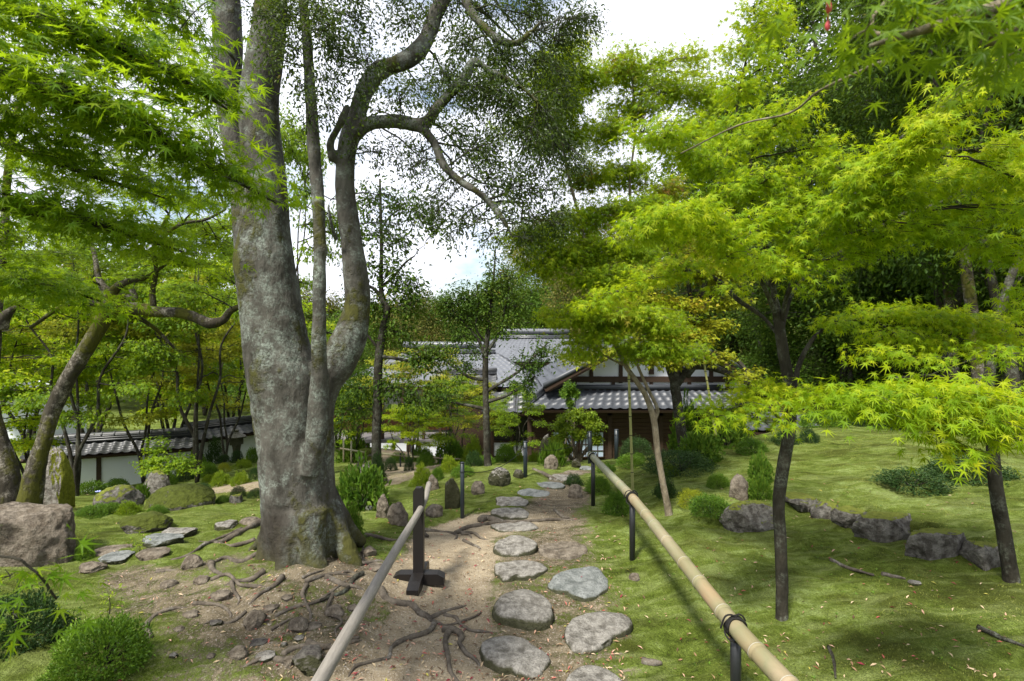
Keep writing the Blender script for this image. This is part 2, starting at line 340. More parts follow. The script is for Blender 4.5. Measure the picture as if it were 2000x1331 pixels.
M['tile_dark'] = plain("dark_roof_tile", (.05,.052,.056), .42, .35, 3.0, .5)
M['flower'] = plain("pink_key", (.5,.06,.07), .5, .2, 20)
# ------------------------------------------------------------------ the ground: moss and the trodden dirt path
def seg_dist(x, y, pts):
    d = np.full(x.shape, 1e9)
    for a, b in zip(pts[:-1], pts[1:]):
        ax, ay, ar = a; bx, by, br = b; L = (bx-ax)**2+(by-ay)**2+1e-9
        t = np.clip(((x-ax)*(bx-ax)+(y-ay)*(by-ay))/L, 0, 1)
        d = np.minimum(d, np.hypot(x-ax-t*(bx-ax), y-ay-t*(by-ay))/(ar+t*(br-ar)))
    return d
def gpr(l): return [(*gp(a, b)[:2], r) for a, b, r in l]
D_CORE = gpr([(800,1500,.34),(830,1331,.30),(850,1230,.30),(860,1150,.34),(875,1090,.34),(890,1045,.36),(960,1020,.42)])
D_FAR = gpr([(960,1020,.40),(1060,1020,.55),(1090,985,.50),(1110,960,.42),(1090,940,.3),(1130,922,.3)])
D_STEP = gpr([(1120,1420,.55),(1100,1250,.62),(1070,1120,.60),(1050,1050,.55)])
D_TREE = gpr([(420,1331,.8),(560,1250,.75),(560,1160,.7),(640,1100,.55),(700,1140,.5),(640,1300,.6)])
D_TREE2 = gpr([(560,1110,.5),(440,1100,.4),(330,1180,.45),(250,1120,.3)])
D_SAND = gpr([(330,958,.25),(420,957,.4),(520,950,.5)])
D_SAND2 = gpr([(745,948,.25),(770,930,.5),(800,917,.6),(700,880,.5)])
D_YARD = [(-4.4,16.4,1.6),(0,15,1.2)]
def masks(x, y, q):
    n1 = fbm(q*1.6, 11, 4)
    core = np.clip(1.45-seg_dist(x, y, D_CORE)+n1*.18, 0, 1); far = np.clip(1.2-seg_dist(x, y, D_FAR), 0, 1)*.8
    step = np.clip(1.5-seg_dist(x, y, D_STEP), 0, 1)*.50; tree = np.clip(1.3-seg_dist(x, y, D_TREE), 0, 1)
    sand = np.clip(1.4-seg_dist(x, y, D_SAND), 0, 1); sand = np.maximum(sand, np.clip(1.5-seg_dist(x, y, D_SAND2), 0, 1))
    yard = np.clip(1.4-seg_dist(x, y, D_YARD), 0, 1)
    d = np.maximum.reduce([core*1.25, far, step, tree*.54, np.clip(1.3-seg_dist(x, y, D_TREE2), 0, 1)*.45, sand*1.4, yard])
    return core, far, tree, sand, np.clip(d+n1*.16*np.clip(d*3, 0, 1), 0, 1)
def detail(x, y, mk=None):
    q = np.stack([x, y, 0*x], 1); core, far, tree, sand, d = mk if mk is not None else masks(x, y, q)
    near = np.clip((16-y)/8, 0, 1)*np.clip((9-np.abs(x))/3, 0, 1)*(y > .5); moss = 1-d
    z = near*(moss*(.026*np.maximum(vnoise(q*np.array((3.2, 4.6, 1)), 21), -.2)+.021*(1-np.abs(fbm(np.stack([(x*.88-y*.48)*1.1, (x*.48+y*.88)*3.4, 0*x], 1), 28, 2)))+.012*vnoise(q*9, 22)+.008*vnoise(q*21, 23))+d*(.012*vnoise(q*4, 25)+.005*vnoise(q*17, 26)))
    return z-.03*np.clip(core*1.5, 0, 1)+near*.03*np.clip(tree*1.1, 0, 1)*fbm(q*3.4, 27, 3)
DET = detail
def sinhsp(a, b, n, c, k):
    t = np.linspace(np.arcsinh((a-c)*k), np.arcsinh((b-c)*k), n); return np.sinh(t)/k+c
def ground():
    xs = np.unique(np.r_[sinhsp(-150, 150, 560, .3, .9)]); ys = np.unique(np.r_[-80, -50, -30, -18, -10, -6, -3, -1.2, 0, .7, 1.2, sinhsp(1.5, 220, 560, 3.4, .8)])
    X, Y = np.meshgrid(xs, ys); x, y = X.ravel(), Y.ravel(); z = gz(x, y); q = np.stack([x, y, z], 1)
    q[:, 2] = 0; mk = masks(x, y, q); core, far, tree, sand, d = mk; z = z+detail(x, y, mk)
    nx = len(xs); i, j = np.meshgrid(np.arange(nx-1), np.arange(len(ys)-1)); a = (j*nx+i).ravel()
    F = np.stack([a, a+1, a+nx+1, a+nx], 1); V = np.stack([x, y, z], 1)
    e1 = V[F[:, 2]]-V[F[:, 0]]; e2 = V[F[:, 3]]-V[F[:, 1]]; fn = unit(np.cross(e1, e2)); vn = np.zeros_like(V)
    for k in range(4): np.add.at(vn, F[:, k], fn)
    vn = unit(vn)
    inpath = (np.maximum(core*1.5, far)[F].mean(1) > .52)
    for name, sel, lab in (("ground", ~inpath, None), ("dirt_path", inpath, None)):
        f = F[sel]; u, inv = np.unique(f, return_inverse=True); me = meshdata(V[u], [inv.reshape(-1, 4)])
        at = me.attributes.new("dirt", 'FLOAT', 'POINT'); at.data.foreach_set("value", d[u].astype(np.float32))
        at = me.attributes.new("sandy", 'FLOAT', 'POINT'); at.data.foreach_set("value", np.clip(np.maximum(core[u]*1.6, sand[u]), 0, 1).astype(np.float32))
        me.normals_split_custom_set_from_vertices(vn[u].tolist())
        tag(obj(name, me, M['ground']), kind='structure')
s = NT("moss_and_soil"); g = s.pos()
dirt = s.n("Attribute", attribute_name="dirt").outputs['Fac']; sandy = s.n("Attribute", attribute_name="sandy").outputs['Fac']
nA = s.noise(.9, 5, .6); nB = s.noise(5.5, 6, .62, s.scaled((1, 1.7, 1)), .6); nC = s.noise(34, 5, .7, s.scaled((1.5, .8, 1)), .8); nD = s.noise(150, 3, .6)
v = s.math('ADD', s.math('MULTIPLY', nA, .45), s.math('ADD', s.math('MULTIPLY', nB, .50), s.math('MULTIPLY', nC, .30)))
moss = s.ramp(v, [(.44, (.035,.042,.009)), (.55, (.088,.125,.014)), (.64, (.16,.215,.036)), (.76, (.30,.38,.12))])
moss = s.mix(s.ramp(s.noise(1.7, 4, .6), [(.48, 0.), (.64, .65)]), moss, (.062, .066, .012))
st = s.noise(2.2, 5, .6, s.n('Mapping', {'Vector': s.pos(), 'Rotation': (0, 0, -.5), 'Scale': (.8, 3.2, 1)}).outputs[0], 1.2)
moss = s.mix(s.ramp(st, [(.50, 0.), (.68, .6)]), moss, (.28, .33, .11))  # pale streaks put the light lying across the lawn into the moss colour
moss = s.mix(s.ramp(nD, [(.35, .55), (.6, 0.)]), moss, (.02, .026, .006))
soil = s.ramp(s.math('ADD', s.math('MULTIPLY', nB, .6), s.math('MULTIPLY', nC, .4)), [(.33, (.040,.030,.020)), (.5, (.120,.098,.064)), (.68, (.235,.195,.13))])
sand = s.ramp(s.math('ADD', s.math('MULTIPLY', nB, .6), s.math('MULTIPLY', nD, .4)), [(.32, (.17,.13,.083)), (.5, (.27,.222,.15)), (.68, (.38,.32,.225))])
soil = s.mix(s.math('MULTIPLY', sandy, .92), soil, sand)
soil = s.mix(s.ramp(s.noise(95, 2, .5), [(.60, 0.), (.68, .7)]), soil, (.42, .38, .33)); soil = s.mix(s.ramp(s.noise(70, 2, .5), [(.30, .8), (.37, 0.)]), soil, (.05, .035, .025))
dm = s.ramp(s.math('ADD', dirt, s.math('MULTIPLY', s.math('SUBTRACT', s.math('ADD', s.math('MULTIPLY', nB, .6), s.math('MULTIPLY', nC, .6)), .6), 1.1)), [(.34, 0.), (.52, 1.)])
col = s.mix(dm, moss, soil)
bh = s.math('ADD', s.math('MULTIPLY', nC, 1.), s.math('MULTIPLY', nD, .45)); bh = s.math('MULTIPLY', bh, s.math('SUBTRACT', 1.15, s.math('MULTIPLY', dm, .7)))
M['ground'] = s.finish(col, .95, s.bump(s.math('ADD', bh, s.math('MULTIPLY', nB, .8)), 1., .03), .08)
ground()

# ------------------------------------------------------------------ moss fibres: short tufts standing on the nearer moss
def scatter(n, y0, y1, xr=1.15, seed=1, p=.6):
    r = np.random.default_rng(seed); y = y0+(y1-y0)*r.random(n)**(1/p if p else 1)
    x = (r.random(n)*2-1)*xr*y; return x, y, r
def moss_tufts():
    x, y, r = scatter(420000, 1.9, 9.5, 1.12, 5, 1.0); q = np.stack([x, y, 0*x], 1)
    d = np.minimum.reduce([seg_dist(x, y, D_CORE), seg_dist(x, y, D_FAR), seg_dist(x, y, D_TREE)*.95+.1, seg_dist(x, y, D_STEP)+.12]); n = fbm(q*1.6, 31, 4); n2 = vnoise(q*np.array((3.2, 4.6, 1)), 21)
    k = (d+n*.35 > 1.0) & (n2*.5+vnoise(q*7, 33)*.6 > -.25); x, y, n2 = x[k], y[k], n2[k]; z = gz(x, y)+detail(x, y)
    m = len(x); s = (.004+.007*r.random(m))*(.7+y*.10); az = r.normal(.6, 1.3, m); ti = r.uniform(.4, 1.3, m)
    t = np.stack([np.cos(az)*np.sin(ti), np.sin(az)*np.sin(ti), np.cos(ti)], 1); w = unit(np.cross(t, (0, 0, 1.)))*(s*.16)[:, None]
    b = np.stack([x, y, z-.004], 1); V = np.stack([b-w, b+w, b+t*s[:, None]*1.5], 1).reshape(-1, 3)
    tag(obj("moss", meshdata(V, [np.arange(m*3).reshape(-1, 3)], False), M['mossfibre']), kind='stuff')
M['mossfibre'] = leaf_mat("moss_fibre", [(.15, (.07,.085,.013)), (.5, (.15,.175,.026)), (.9, (.30,.32,.10))], (.22,.25,.05), .25, .8, 1.8, .05)
moss_tufts()

# ------------------------------------------------------------------ stones
def polar(outline, n=56):
    o = np.array(outline, float); c = o.mean(0); d = o-c; a = np.arctan2(d[:, 1], d[:, 0]); r = np.hypot(d[:, 0], d[:, 1])
    k = np.argsort(a); a, r = a[k], r[k]; th = np.linspace(-math.pi, math.pi, n, endpoint=False)
    rr = np.interp(th, np.r_[a-2*math.pi, a, a+2*math.pi], np.r_[r, r, r]); rr = .25*np.roll(rr, 1)+.5*rr+.25*np.roll(rr, -1)
    return c, th, rr
def flat_stone(outline, h, mat, label, group, name="stepping_stone", cat="stepping stone", seed=0, tilt=(0, 0), under=.12):
    h = h*.62
    """outline in photo pixels on the stone's top"""
    o = np.array(outline, float); c0 = gp(*o.mean(0)*np.array((1, 1))); zt = c0[2]+h
    W_ = []
    for px, py in o:
        Y = (E-zt)*1000/(py-665.5); W_.append(((px-1000)*Y/1000, Y))
    c, th, rr = polar(W_); zt = g1(*c)+h; n = len(th); rings = []
    for f, dz in [(.02, 0), (.2, 0), (.4, 0), (.58, 0), (.74, 0), (.86, -.004), (.94, -.012), (1.0, -.03), (1.035, -.06), (1.05, -.10), (1.03, -h-under)]:
        x = c[0]+rr*f*np.cos(th); y = c[1]+rr*f*np.sin(th); z = np.full(n, zt+dz*(h/.08 if dz > -.11 and f < 1.04 else 1))
        z = z+(x-c[0])*tilt[0]+(y-c[1])*tilt[1]; rings.append(np.stack([x, y, z], 1))
    V = np.concatenate(rings); q = V*5.; nn = fbm(q, 40+seed, 5); R = rr.mean(); top = np.repeat(np.array([1]*8+[.8, .5, .2]), n)
    V[:, 2] += nn*.017*top*(R/.2); rad = V[:, :2]-c; V[:, :2] += unit(rad)*(fbm(V*9, 60+seed, 4)*.016*(np.repeat(np.arange(11), n) > 5))[:, None]
    i = np.arange(10)[:, None]*n; j = np.arange(n)[None]; k = (j+1) % n
    F = np.stack([i+j, i+n+j, i+n+k, i+k], -1).reshape(-1, 4); me = meshdata(V-np.array((*c, g1(*c))), [F, [list(range(n))]])
    return tag(obj(name, me, mat, None, (*c, g1(*c))), label, cat, group)
def ell(x0, y0, x1, y1, seed=0, sk=0):
    r = random.Random(seed); out = []
    for k in range(12):
        a = k*math.pi/6; f = 1+r.uniform(-.14, .1); ca, sa = math.cos(a), math.sin(a)
        ca = math.copysign(abs(ca)**.8, ca); sa = math.copysign(abs(sa)**.8, sa)
        out.append(((x0+x1)/2+(x1-x0)/2*ca*f+sk*sa, (y0+y1)/2+(y1-y0)/2*sa*f))
    return out
def Z2(*p): return [(600+a/2.767, 850+b/2.767) for a, b in p]
SG = "stepping stones of the garden path"
flat_stone(Z2((1400,1345),(1412,1290),(1450,1250),(1560,1238),(1640,1265),(1695,1331),(1660,1420),(1440,1430)), .05, M['stone'], "round grey stepping stone cut off by the bottom edge of the picture", SG, seed=1)
flat_stone(Z2((930,1110),(990,1075),(1120,1062),(1220,1110),(1300,1160),(1290,1225),(1230,1262),(1110,1245),(1000,1205),(940,1155)), .07, M['stone'], "broad grey stepping stone with a root running up to its left side", SG, seed=2)
flat_stone(Z2((1405,1110),(1425,1020),(1480,972),(1600,950),(1720,965),(1750,1015),(1650,1080),(1570,1150),(1500,1168),(1420,1150)), .06, M['stone'], "wedge-shaped grey stepping stone with a long crack, nearest the bamboo rail", SG, seed=3)
flat_stone(Z2((1000,890),(1060,840),(1130,808),(1230,815),(1290,850),(1325,915),(1310,965),(1215,985),(1100,955),(1010,915)), .12, M['stone'], "tallest stepping stone, pointed at its lower end with dark flanks", SG, seed=4)
flat_stone(Z2((1305,780),(1400,730),(1560,700),(1602,750),(1580,830),(1520,862),(1400,830),(1320,810)), .045, M['stone_blue'], "slate-blue angular stepping stone with a split surface", SG, seed=5)
flat_stone(Z2((1020,688),(1090,663),(1230,660),(1305,698),(1250,725),(1130,742),(1080,765),(1035,735)), .06, M['stone'], "grey stepping stone directly left of the slate-blue stone", SG, seed=6)
flat_stone(Z2((1255,610),(1330,578),(1440,572),(1508,618),(1480,645),(1330,655)), .04, M['stone_brown'], "low brownish oval stepping stone on the right side of the path", SG, seed=7)
flat_stone(Z2((1012,600),(1060,560),(1170,547),(1240,575),(1232,610),(1130,630),(1040,628)), .08, M['stone'], "thick rounded stepping stone just below the long root that crosses the path", SG, seed=8)
for k, (x0, y0, x1, y1, lab, m, h) in enumerate([
 (990,466,1255,515,"flat grey stepping stone touching the long root that crosses the path",'stone',.04),
 (1003,380,1210,434,"pale oblong stepping stone, first above the long root",'stone',.06),
 (1015,324,1195,370,"pale oval stepping stone, second above the long root",'stone',.05),
 (1140,283,1305,325,"blue-grey slanting stepping stone where the path bends right",'stone_blue',.04),
 (1225,248,1400,284,"stepping stone with a notched front edge after the path bend",'stone_blue',.05),
 (1312,214,1440,252,"thick block-like stepping stone beside a fallen branch",'stone',.07),
 (1378,192,1495,220,"thin brown stepping stone third from the far end of the path",'stone_brown',.04),
 (1475,175,1550,198,"smallest blue-grey stepping stone at the far end of the path",'stone_blue',.04)]):
    flat_stone(Z2(*ell(x0, y0, x1, y1, k+3, 10)), h, M[m], lab, SG, seed=20+k)

def icosphere(sub):
    t = (1+5**.5)/2; V = [(-1,t,0),(1,t,0),(-1,-t,0),(1,-t,0),(0,-1,t),(0,1,t),(0,-1,-t),(0,1,-t),(t,0,-1),(t,0,1),(-t,0,-1),(-t,0,1)]
    F = np.array([(0,11,5),(0,5,1),(0,1,7),(0,7,10),(0,10,11),(1,5,9),(5,11,4),(11,10,2),(10,7,6),(7,1,8),(3,9,4),(3,4,2),(3,2,6),(3,6,8),(3,8,9),(4,9,5),(2,4,11),(6,2,10),(8,6,7),(9,8,1)])
    V = unit(np.array(V, float))
    for _ in range(sub):
        E_ = np.sort(np.concatenate([F[:, [0, 1]], F[:, [1, 2]], F[:, [2, 0]]]), 1); u, inv = np.unique(E_, axis=0, return_inverse=True); inv = inv.ravel()
        m = unit(V[u[:, 0]]+V[u[:, 1]])+0; n = len(V); V = np.concatenate([V, m]); a, b, c = inv.reshape(3, -1)+n
        F = np.concatenate([np.stack([F[:, 0], a, c], 1), np.stack([F[:, 1], b, a], 1), np.stack([F[:, 2], c, b], 1), np.stack([a, b, c], 1)])
    return V, F
ICO = {s_: icosphere(s_) for s_ in (3, 4, 5)}
def rock(bbox, mat, label, seed, name="rock", cat="rock", group=None, Y=None, facet=7, sub=4, depth=.85, power=1., lean=0, sink=.12, rough=.10, flat=0):
    x0, y0, x1, y1 = bbox; xc = (x0+x1)/2
    if Y is None: b = gp(xc, y1-(y1-y0)*.04); Yc = b[1]+(x1-x0)*b[1]/1000*depth*.35
    else:
        b = gp(xc, y1); Yc = min(Y, b[1]+.25) if b[1] != 12. else Y
    xw = (xc-1000)*Yc/1000; w = (x1-x0)*Yc/1000/2; zb = g1(xw, Yc); ztop = E-(y0-665.5)*Yc/1000; H = max(ztop-zb, .02)
    V, F = ICO[sub]; r = np.random.default_rng(seed); V = V.copy()
    for _ in range(facet):                 # cut the ball by random planes: broken faces
        d = unit(r.normal(size=3)*np.array((1, 1, .7))); o = r.uniform(.62, .9); t = V@d; k = t > o; V[k] -= d*(t[k]-o)[:, None]*.92
    if flat: k = V[:, 2] > 1-flat; V[k, 2] = 1-flat+(V[k, 2]-1+flat)*.15
    nn = fbm(V*1.7+seed, seed, 5); V = V*(1+rough*nn+.03*fbm(V*7+seed, seed+9, 3))[:, None]
    m = np.abs(V[:, 0]).max(); V[:, 0] /= m; V[:, 1] /= np.abs(V[:, 1]).max(); zt = V[:, 2].max()
    zz = np.clip(V[:, 2]/zt, -1, 1); t = np.clip((zz+.35)/1.35, -.2, 1)
    V[:, :2] *= (1-(power-1)*.5*np.clip(t, 0, 1))[:, None] if power > 1 else 1
    V[:, 2] = t*H-sink*H*(t < 0); V[:, 0] = V[:, 0]*w+lean*t*w; V[:, 1] = V[:, 1]*w*depth
    V[:, 2] = np.where(t <= 0, np.minimum(V[:, 2], -.05-.1*H), V[:, 2])
    return tag(obj(name, meshdata(V, [F]), mat, None, (xw, Yc, zb)), label, cat, group)
RK = [  # bbox, material, label, seed, extra
 ((-60,985,163,1118),'stone_brown',"big brown block of rock with a flat top at the left edge",3,dict(sub=5,flat=.55,facet=12,depth=.8,rough=.12)),
 ((72,872,150,1003),'stone_side',"tall boulder with bright moss down its right side behind the brown block",5,dict(sub=5,facet=9,power=1.5,lean=-.2)),
 ((287,948,418,1000),'stone_mossy',"dome-shaped rock covered in dark green moss before the white wall",7,dict(sub=5,facet=3,rough=.05)),
 ((278,919,336,975),'stone_moss',"upright grey rock behind the moss-covered dome",8,dict(Y=9.6,power=1.5)),
 ((192,948,276,992),'stone_moss',"long low dark boulder in front of the white wall",9,dict(Y=9.2)),
 ((232,1003,330,1046),'stone_mossy',"flat rock wearing a cap of yellow-brown moss",10,dict(sub=5)),
 ((315,1034,382,1054),'stone',"narrow brick-shaped slab lying in the left moss",11,dict(flat=.5)),
 ((282,1046,360,1076),'stone_blue',"pale slab with a dark broken front face",12,dict(flat=.4)),
 ((270,1073,330,1100),'stone_brown',"rounded purple-brown rock below the pale slab",13,{}),
 ((200,1086,262,1106),'stone_blue',"pale blue flat stone left of the rounded purple-brown rock",14,dict(flat=.5)),
 ((152,1098,206,1125),'stone_brown',"brown flat stone nearest the big brown block",15,{}),
 ((178,1070,254,1092),'stone_brown',"long low stone right of the little shrub by the brown block",16,{}),
 ((420,1020,466,1040),'stone',"flat grey stone in the moss left of the big trunk",17,dict(flat=.5)),
 ((467,1012,512,1036),'stone_brown',"stone tucked against the left foot of the big trunk",18,{}),
 ((352,1085,396,1120),'stone_brown',"angular stone half buried left of the trunk's rotted foot",19,dict(facet=10)),
 ((477,1192,520,1230),'stone_brown',"blocky grey-brown stone below the big trunk",20,dict(facet=10)),
 ((562,1208,604,1244),'stone_brown',"round brown stone in the soil beside the cedar rail",21,{}),
 ((446,1262,484,1306),'stone_brown',"tilted orange-brown stone at the foot of the picture",22,dict(facet=10,power=1.4)),
 ((570,1268,640,1320),'stone_dark',"dark lump of rock touching the lower end of the cedar rail",23,{}),
 ((574,1244,594,1262),'stone',"small whitish pebble near the cedar rail",24,{}),
 ((548,1256,562,1270),'stone',"tiny pale pebble beside the whitish pebble",25,{}),
 ((553,1282,580,1306),'stone_brown',"small tan and white pebble before the dark lump of rock",26,{}),
 ((330,1288,348,1302),'stone',"lone small grey pebble in the bare soil at lower left",27,{}),
 ((862,934,902,1000),'stone_dark',"dark upright rock with a rounded top beside the left rope post",28,dict(power=1.35,facet=4,depth=.6)),
 ((833,926,858,962),'stone_brown',"slim pointed rock behind the tip of the cedar rail",29,dict(power=1.6)),
 ((755,982,798,1034),'stone_brown',"purple-brown boulder left of the cedar rail stand",30,dict(facet=9)),
 ((733,964,765,1018),'stone_brown',"pale-flecked rock standing against the leafy shrub",31,dict(power=1.4)),
 ((829,986,868,1018),'stone_brown',"low boulder right behind the cedar rail stand",32,{}),
 ((712,988,729,1002),'stone_blue',"small blue-grey stone under the leafy shrub",33,{}),
 ((920,940,949,970),'stone_brown',"small knobbly rock between the two left rope posts",34,dict(facet=10)),
 ((953,913,998,952),'stone',"light grey round boulder with a veined face beside the path",35,dict(sub=5,facet=4)),
 ((1000,917,1023,938),'stone_dark',"little dark boulder next to the light grey round one",36,{}),
 ((1062,888,1092,920),'stone_brown',"boulder in front of the spiky bright shrub",37,{}),
 ((1050,848,1084,884),'stone',"pointed grey rock behind the spiky bright shrub",38,dict(Y=10.6,power=1.6)),
 ((1107,946,1137,976),'stone_brown',"rough low rock at the path's right edge",39,{}),
 ((1116,896,1136,918),'stone_dark',"small rock left of the bamboo rail's far end",40,{}),
 ((1422,926,1465,984),'stone_brown',"egg-shaped tan rock standing on the retaining stones",41,dict(power=1.3,facet=4,depth=.9)),
 ((1406,978,1528,1044),'stone_moss',"largest brown boulder at the left end of the retaining row",42,dict(sub=5,facet=5,depth=.5,rough=.06)),
 ((1518,966,1592,1014),'stone_moss',"dark boulder of the retaining row behind the slender maple trunk",43,dict(flat=.35,facet=10)),
 ((1576,980,1644,1024),'stone_moss',"small boulder with white lichen in the retaining row",44,dict(facet=9)),
 ((1624,992,1694,1040),'stone_moss',"rounded boulder in the middle of the retaining row",45,dict(flat=.35,facet=10)),
 ((1668,1004,1800,1066),'stone_moss',"long low boulder of the retaining row, lichen at its left end",46,dict(depth=.45,facet=14,sub=5,flat=.4)),
 ((1764,1032,1900,1098),'stone_moss',"longest boulder of the retaining row with a mossy top",47,dict(depth=.45,facet=14,sub=5,flat=.4)),
 ((1880,1058,1952,1114),'stone_moss',"last boulder of the retaining row, nearest the right-hand trunk",48,dict(flat=.35,facet=11)),
 ((1774,1138,1800,1152),'stone',"small flat stone lying alone in the lawn below the retaining row",49,dict(flat=.4)),
 ((1228,1120,1252,1140),'stone_brown',"small packing stone at the foot of the middle bamboo rail post",50,{}),
 ((447,965,475,990),'stone_moss',"flat stump-like rock beneath a clipped ball shrub",51,dict(flat=.5,Y=7.6)),
 ((690,876,740,905),'stone_mossy',"mossy garden rock left of the thin dark tree",52,dict(Y=11.5)),
 ((700,900,745,930),'stone_moss',"lower mossy rock in front of the bamboo fence",53,dict(Y=9.6)),
]
for bb, m, lab, sd_, ex in RK: rock(bb, M[m], lab, sd_, **ex)
# scattered rubble on the left slope: many small stones, each its own
r_ = random.Random(5)
SMALL = [(395,1140),(430,1175),(375,1215),(420,1235),(530,1205),(610,1240),(655,1205),(505,1265),(350,1250),(690,1190),(735,1120),(330,1150),(560,1190),(520,1300),(410,1300),(700,1060),(720,1085),(690,1085)]
for k, (a, b) in enumerate(SMALL):
    w = r_.uniform(9, 22); rock((a-w, b-w*r_.uniform(.7, 1.1), a+w, b), M[r_.choice(['stone_brown', 'stone_brown', 'stone', 'stone_dark'])], "small half-buried stone among the roots on the bare slope", 100+k, sub=3, group="small half-buried stones among the roots", facet=8)

def weeds():
    x, y, r = scatter(900, 2.2, 9., 1.1, 8, 1.); d = np.minimum(seg_dist(x, y, D_CORE), seg_dist(x, y, D_FAR)); k = (d > 1.2) & (vnoise(np.stack([x, y, 0*x], 1)*1.3, 77) > -.05); x, y = x[k], y[k]; z = gz(x, y)+detail(x, y); n = 6; m = len(x)
    c = np.repeat(np.stack([x, y, z], 1), n, 0); az = r.uniform(0, 6.28, m*n); ti = r.uniform(.5, 1.3, m*n); t = np.stack([np.cos(az)*np.sin(ti), np.sin(az)*np.sin(ti), np.cos(ti)], 1); sd_ = unit(np.cross(t, (0, 0, 1.))); L = (r.uniform(.008, .022, m*n))[:, None]
    V = np.stack([c, c+t*L*.5-sd_*L*.2, c+t*L-np.array((0, 0, .15))*L, c+t*L*.5+sd_*L*.2], 1).reshape(-1, 3); i = np.arange(m*n)[:, None]*4
    tag(obj("weeds", meshdata(V, [np.concatenate([i+np.array((0, 1, 2)), i+np.array((0, 2, 3))])], False), M['azalea']), kind='stuff')
weeds()
# ------------------------------------------------------------------ rails, posts, stakes
def rail_pt(px, py, Y): return P(px, py, Y)
# bamboo handrail
bam = [rail_pt(1153,888,5.95), rail_pt(1190,926,5.0), rail_pt(1235,973,4.15), rail_pt(1330,1092,3.0), rail_pt(1437,1226,2.32), rail_pt(1545,1345,1.90)]
bam.append(bam[-1]+(bam[-1]-bam[-2])*1.2)
bp, _ = resample(bam, .03, 12); L = np.r_[0, np.cumsum(np.linalg.norm(np.diff(bp, axis=0), axis=1))]
bh = thing("bamboo_handrail", "long thick bamboo rail lashed on black posts right of the path", "handrail", gp(1235, 1130))
O_ = np.array(bh.location)
mb = MB(); s_ = np.arange(0, L[-1], .006); C_ = np.stack([np.interp(s_, L, bp[:, k]) for k in range(3)], 1)
node = .27+.05*np.sin(np.arange(40)*2.1); nodes_ = np.cumsum(node); rr = .036+.004*(s_/L[-1])
for nd in nodes_: rr = rr+.0028*np.exp(-((s_-nd)/.008)**2)-.0022*np.exp(-((s_-nd-.016)/.006)**2)
mb.tube(C_, rr, 24, sub=1); mb.build("bamboo_pole", M['bamboo'], bh, origin=O_)
M['ring'] = plain("pale_node_ring", (.40,.38,.31), .6, .2, 10)
for nd in nodes_:
    if nd < L[-1]-.05:
        k = int(nd/.006); a = C_[k]; t = unit(C_[k+1]-C_[k]); MB().tube([a-t*.002, a, a+t*.002], [.0355+.004*(nd/L[-1])+.0034]*3, 24, sub=1, cap=False).build("node_ring", M['ring'], bh, origin=O_)
for px, Yp, foot in ((1162, 5.8, (1162, 992)), (1235, 4.15, (1235, 1128)), (1437, 2.32, None)):
    top = bp[np.argmin(np.abs(bp[:, 1]-Yp))]; x, y = top[0], top[1]; zb = g1(x, y)
    m = MB().tube([(x, y, zb-.15), (x, y, (zb+top[2])/2), (x, y, top[2]-.022)], .0235, 20, sub=1)
    po = m.build("post", M['black'], bh, origin=O_)
    t = unit(bp[np.argmin(np.abs(bp[:, 1]-Yp))+1]-top); u = unit(np.cross(t, (0, 0, 1))); w = np.cross(u, t); m = MB()
    for q in (-.012, -.004, .004, .012):
        a = np.linspace(0, 2*math.pi, 22)
        m.tube([top+t*(q+.006*math.sin(3*A+q*90))+u*math.cos(A)*.046+w*math.sin(A)*.046 for A in a], .0045, 6, sub=1)
    a = np.linspace(-.6, 3.7, 14); m.tube([top+t*(.03*math.sin(A*1.3))+u*(math.cos(A)*.048)-np.array((0, 0, .03+.02*math.sin(A)))*1. for A in a], .0045, 6, sub=1)
    m.tube([top+w*.045, top+w*.058+u*.02, top+w*.05+u*.05, top+u*.07-w*.002], .004, 6); m.tube([top+w*.045, top+w*.06-u*.01, top+w*.052-u*.03, top-u*.045+w*.03], .004, 6)
    m.build("rope_lashing", M['rope'], bh, origin=O_)
# left: weathered cedar rail on a dark stand
cs = thing("cedar_handrail", "weathered grey cedar rail resting in a dark wooden stand left of the path", "handrail", gp(818, 1128)); O_ = np.array(cs.location)
Yst = gp(818, 1128)[1]
cp_ = [rail_pt(838,945,Yst+.42), rail_pt(826,985,Yst+.06), rail_pt(770,1080,3.05), rail_pt(700,1200,2.45), rail_pt(622,1335,1.98)]; cp_.append(cp_[-1]+(cp_[-1]-cp_[-2])*.8)
m = MB().tube(cp_, [.021, .023, .027, .029, .031, .033], 18, lump=.035, seed=3, sub=14); m.build("rail_pole", M['pole'], cs, origin=O_)
x, y, zb = O_; top = E-(952-665.5)*y/1000
m = MB(); w = .038; d = .028; pr = [(-w, zb-.02), (w, zb-.02), (w, top-.025), (w*.55, top), (-w*.55, top), (-w, top-.025)]
V = [(x+a, y+s2*d, z) for s2 in (-1, 1) for a, z in pr]; m.add(V, [(0,1,2,3,4,5), (11,10,9,8,7,6)], [(k, k+6, (k+1) % 6+6, (k+1) % 6) for k in range(6)])
m.build("stand_post", M['brown_post'], cs, False, O_)
m = MB(); prf = [(-.19, .0), (.19, .0), (.19, .055), (.14, .08), (-.14, .08), (-.19, .055)]
V = [(x+a, y+s2*.042, zb-.01+z) for s2 in (-1, 1) for a, z in prf]; m.add(V, [(0,1,2,3,4,5), (11,10,9,8,7,6)], [(k, k+6, (k+1) % 6+6, (k+1) % 6) for k in range(6)])
m.build("stand_foot", M['brown_post'], cs, False, O_)
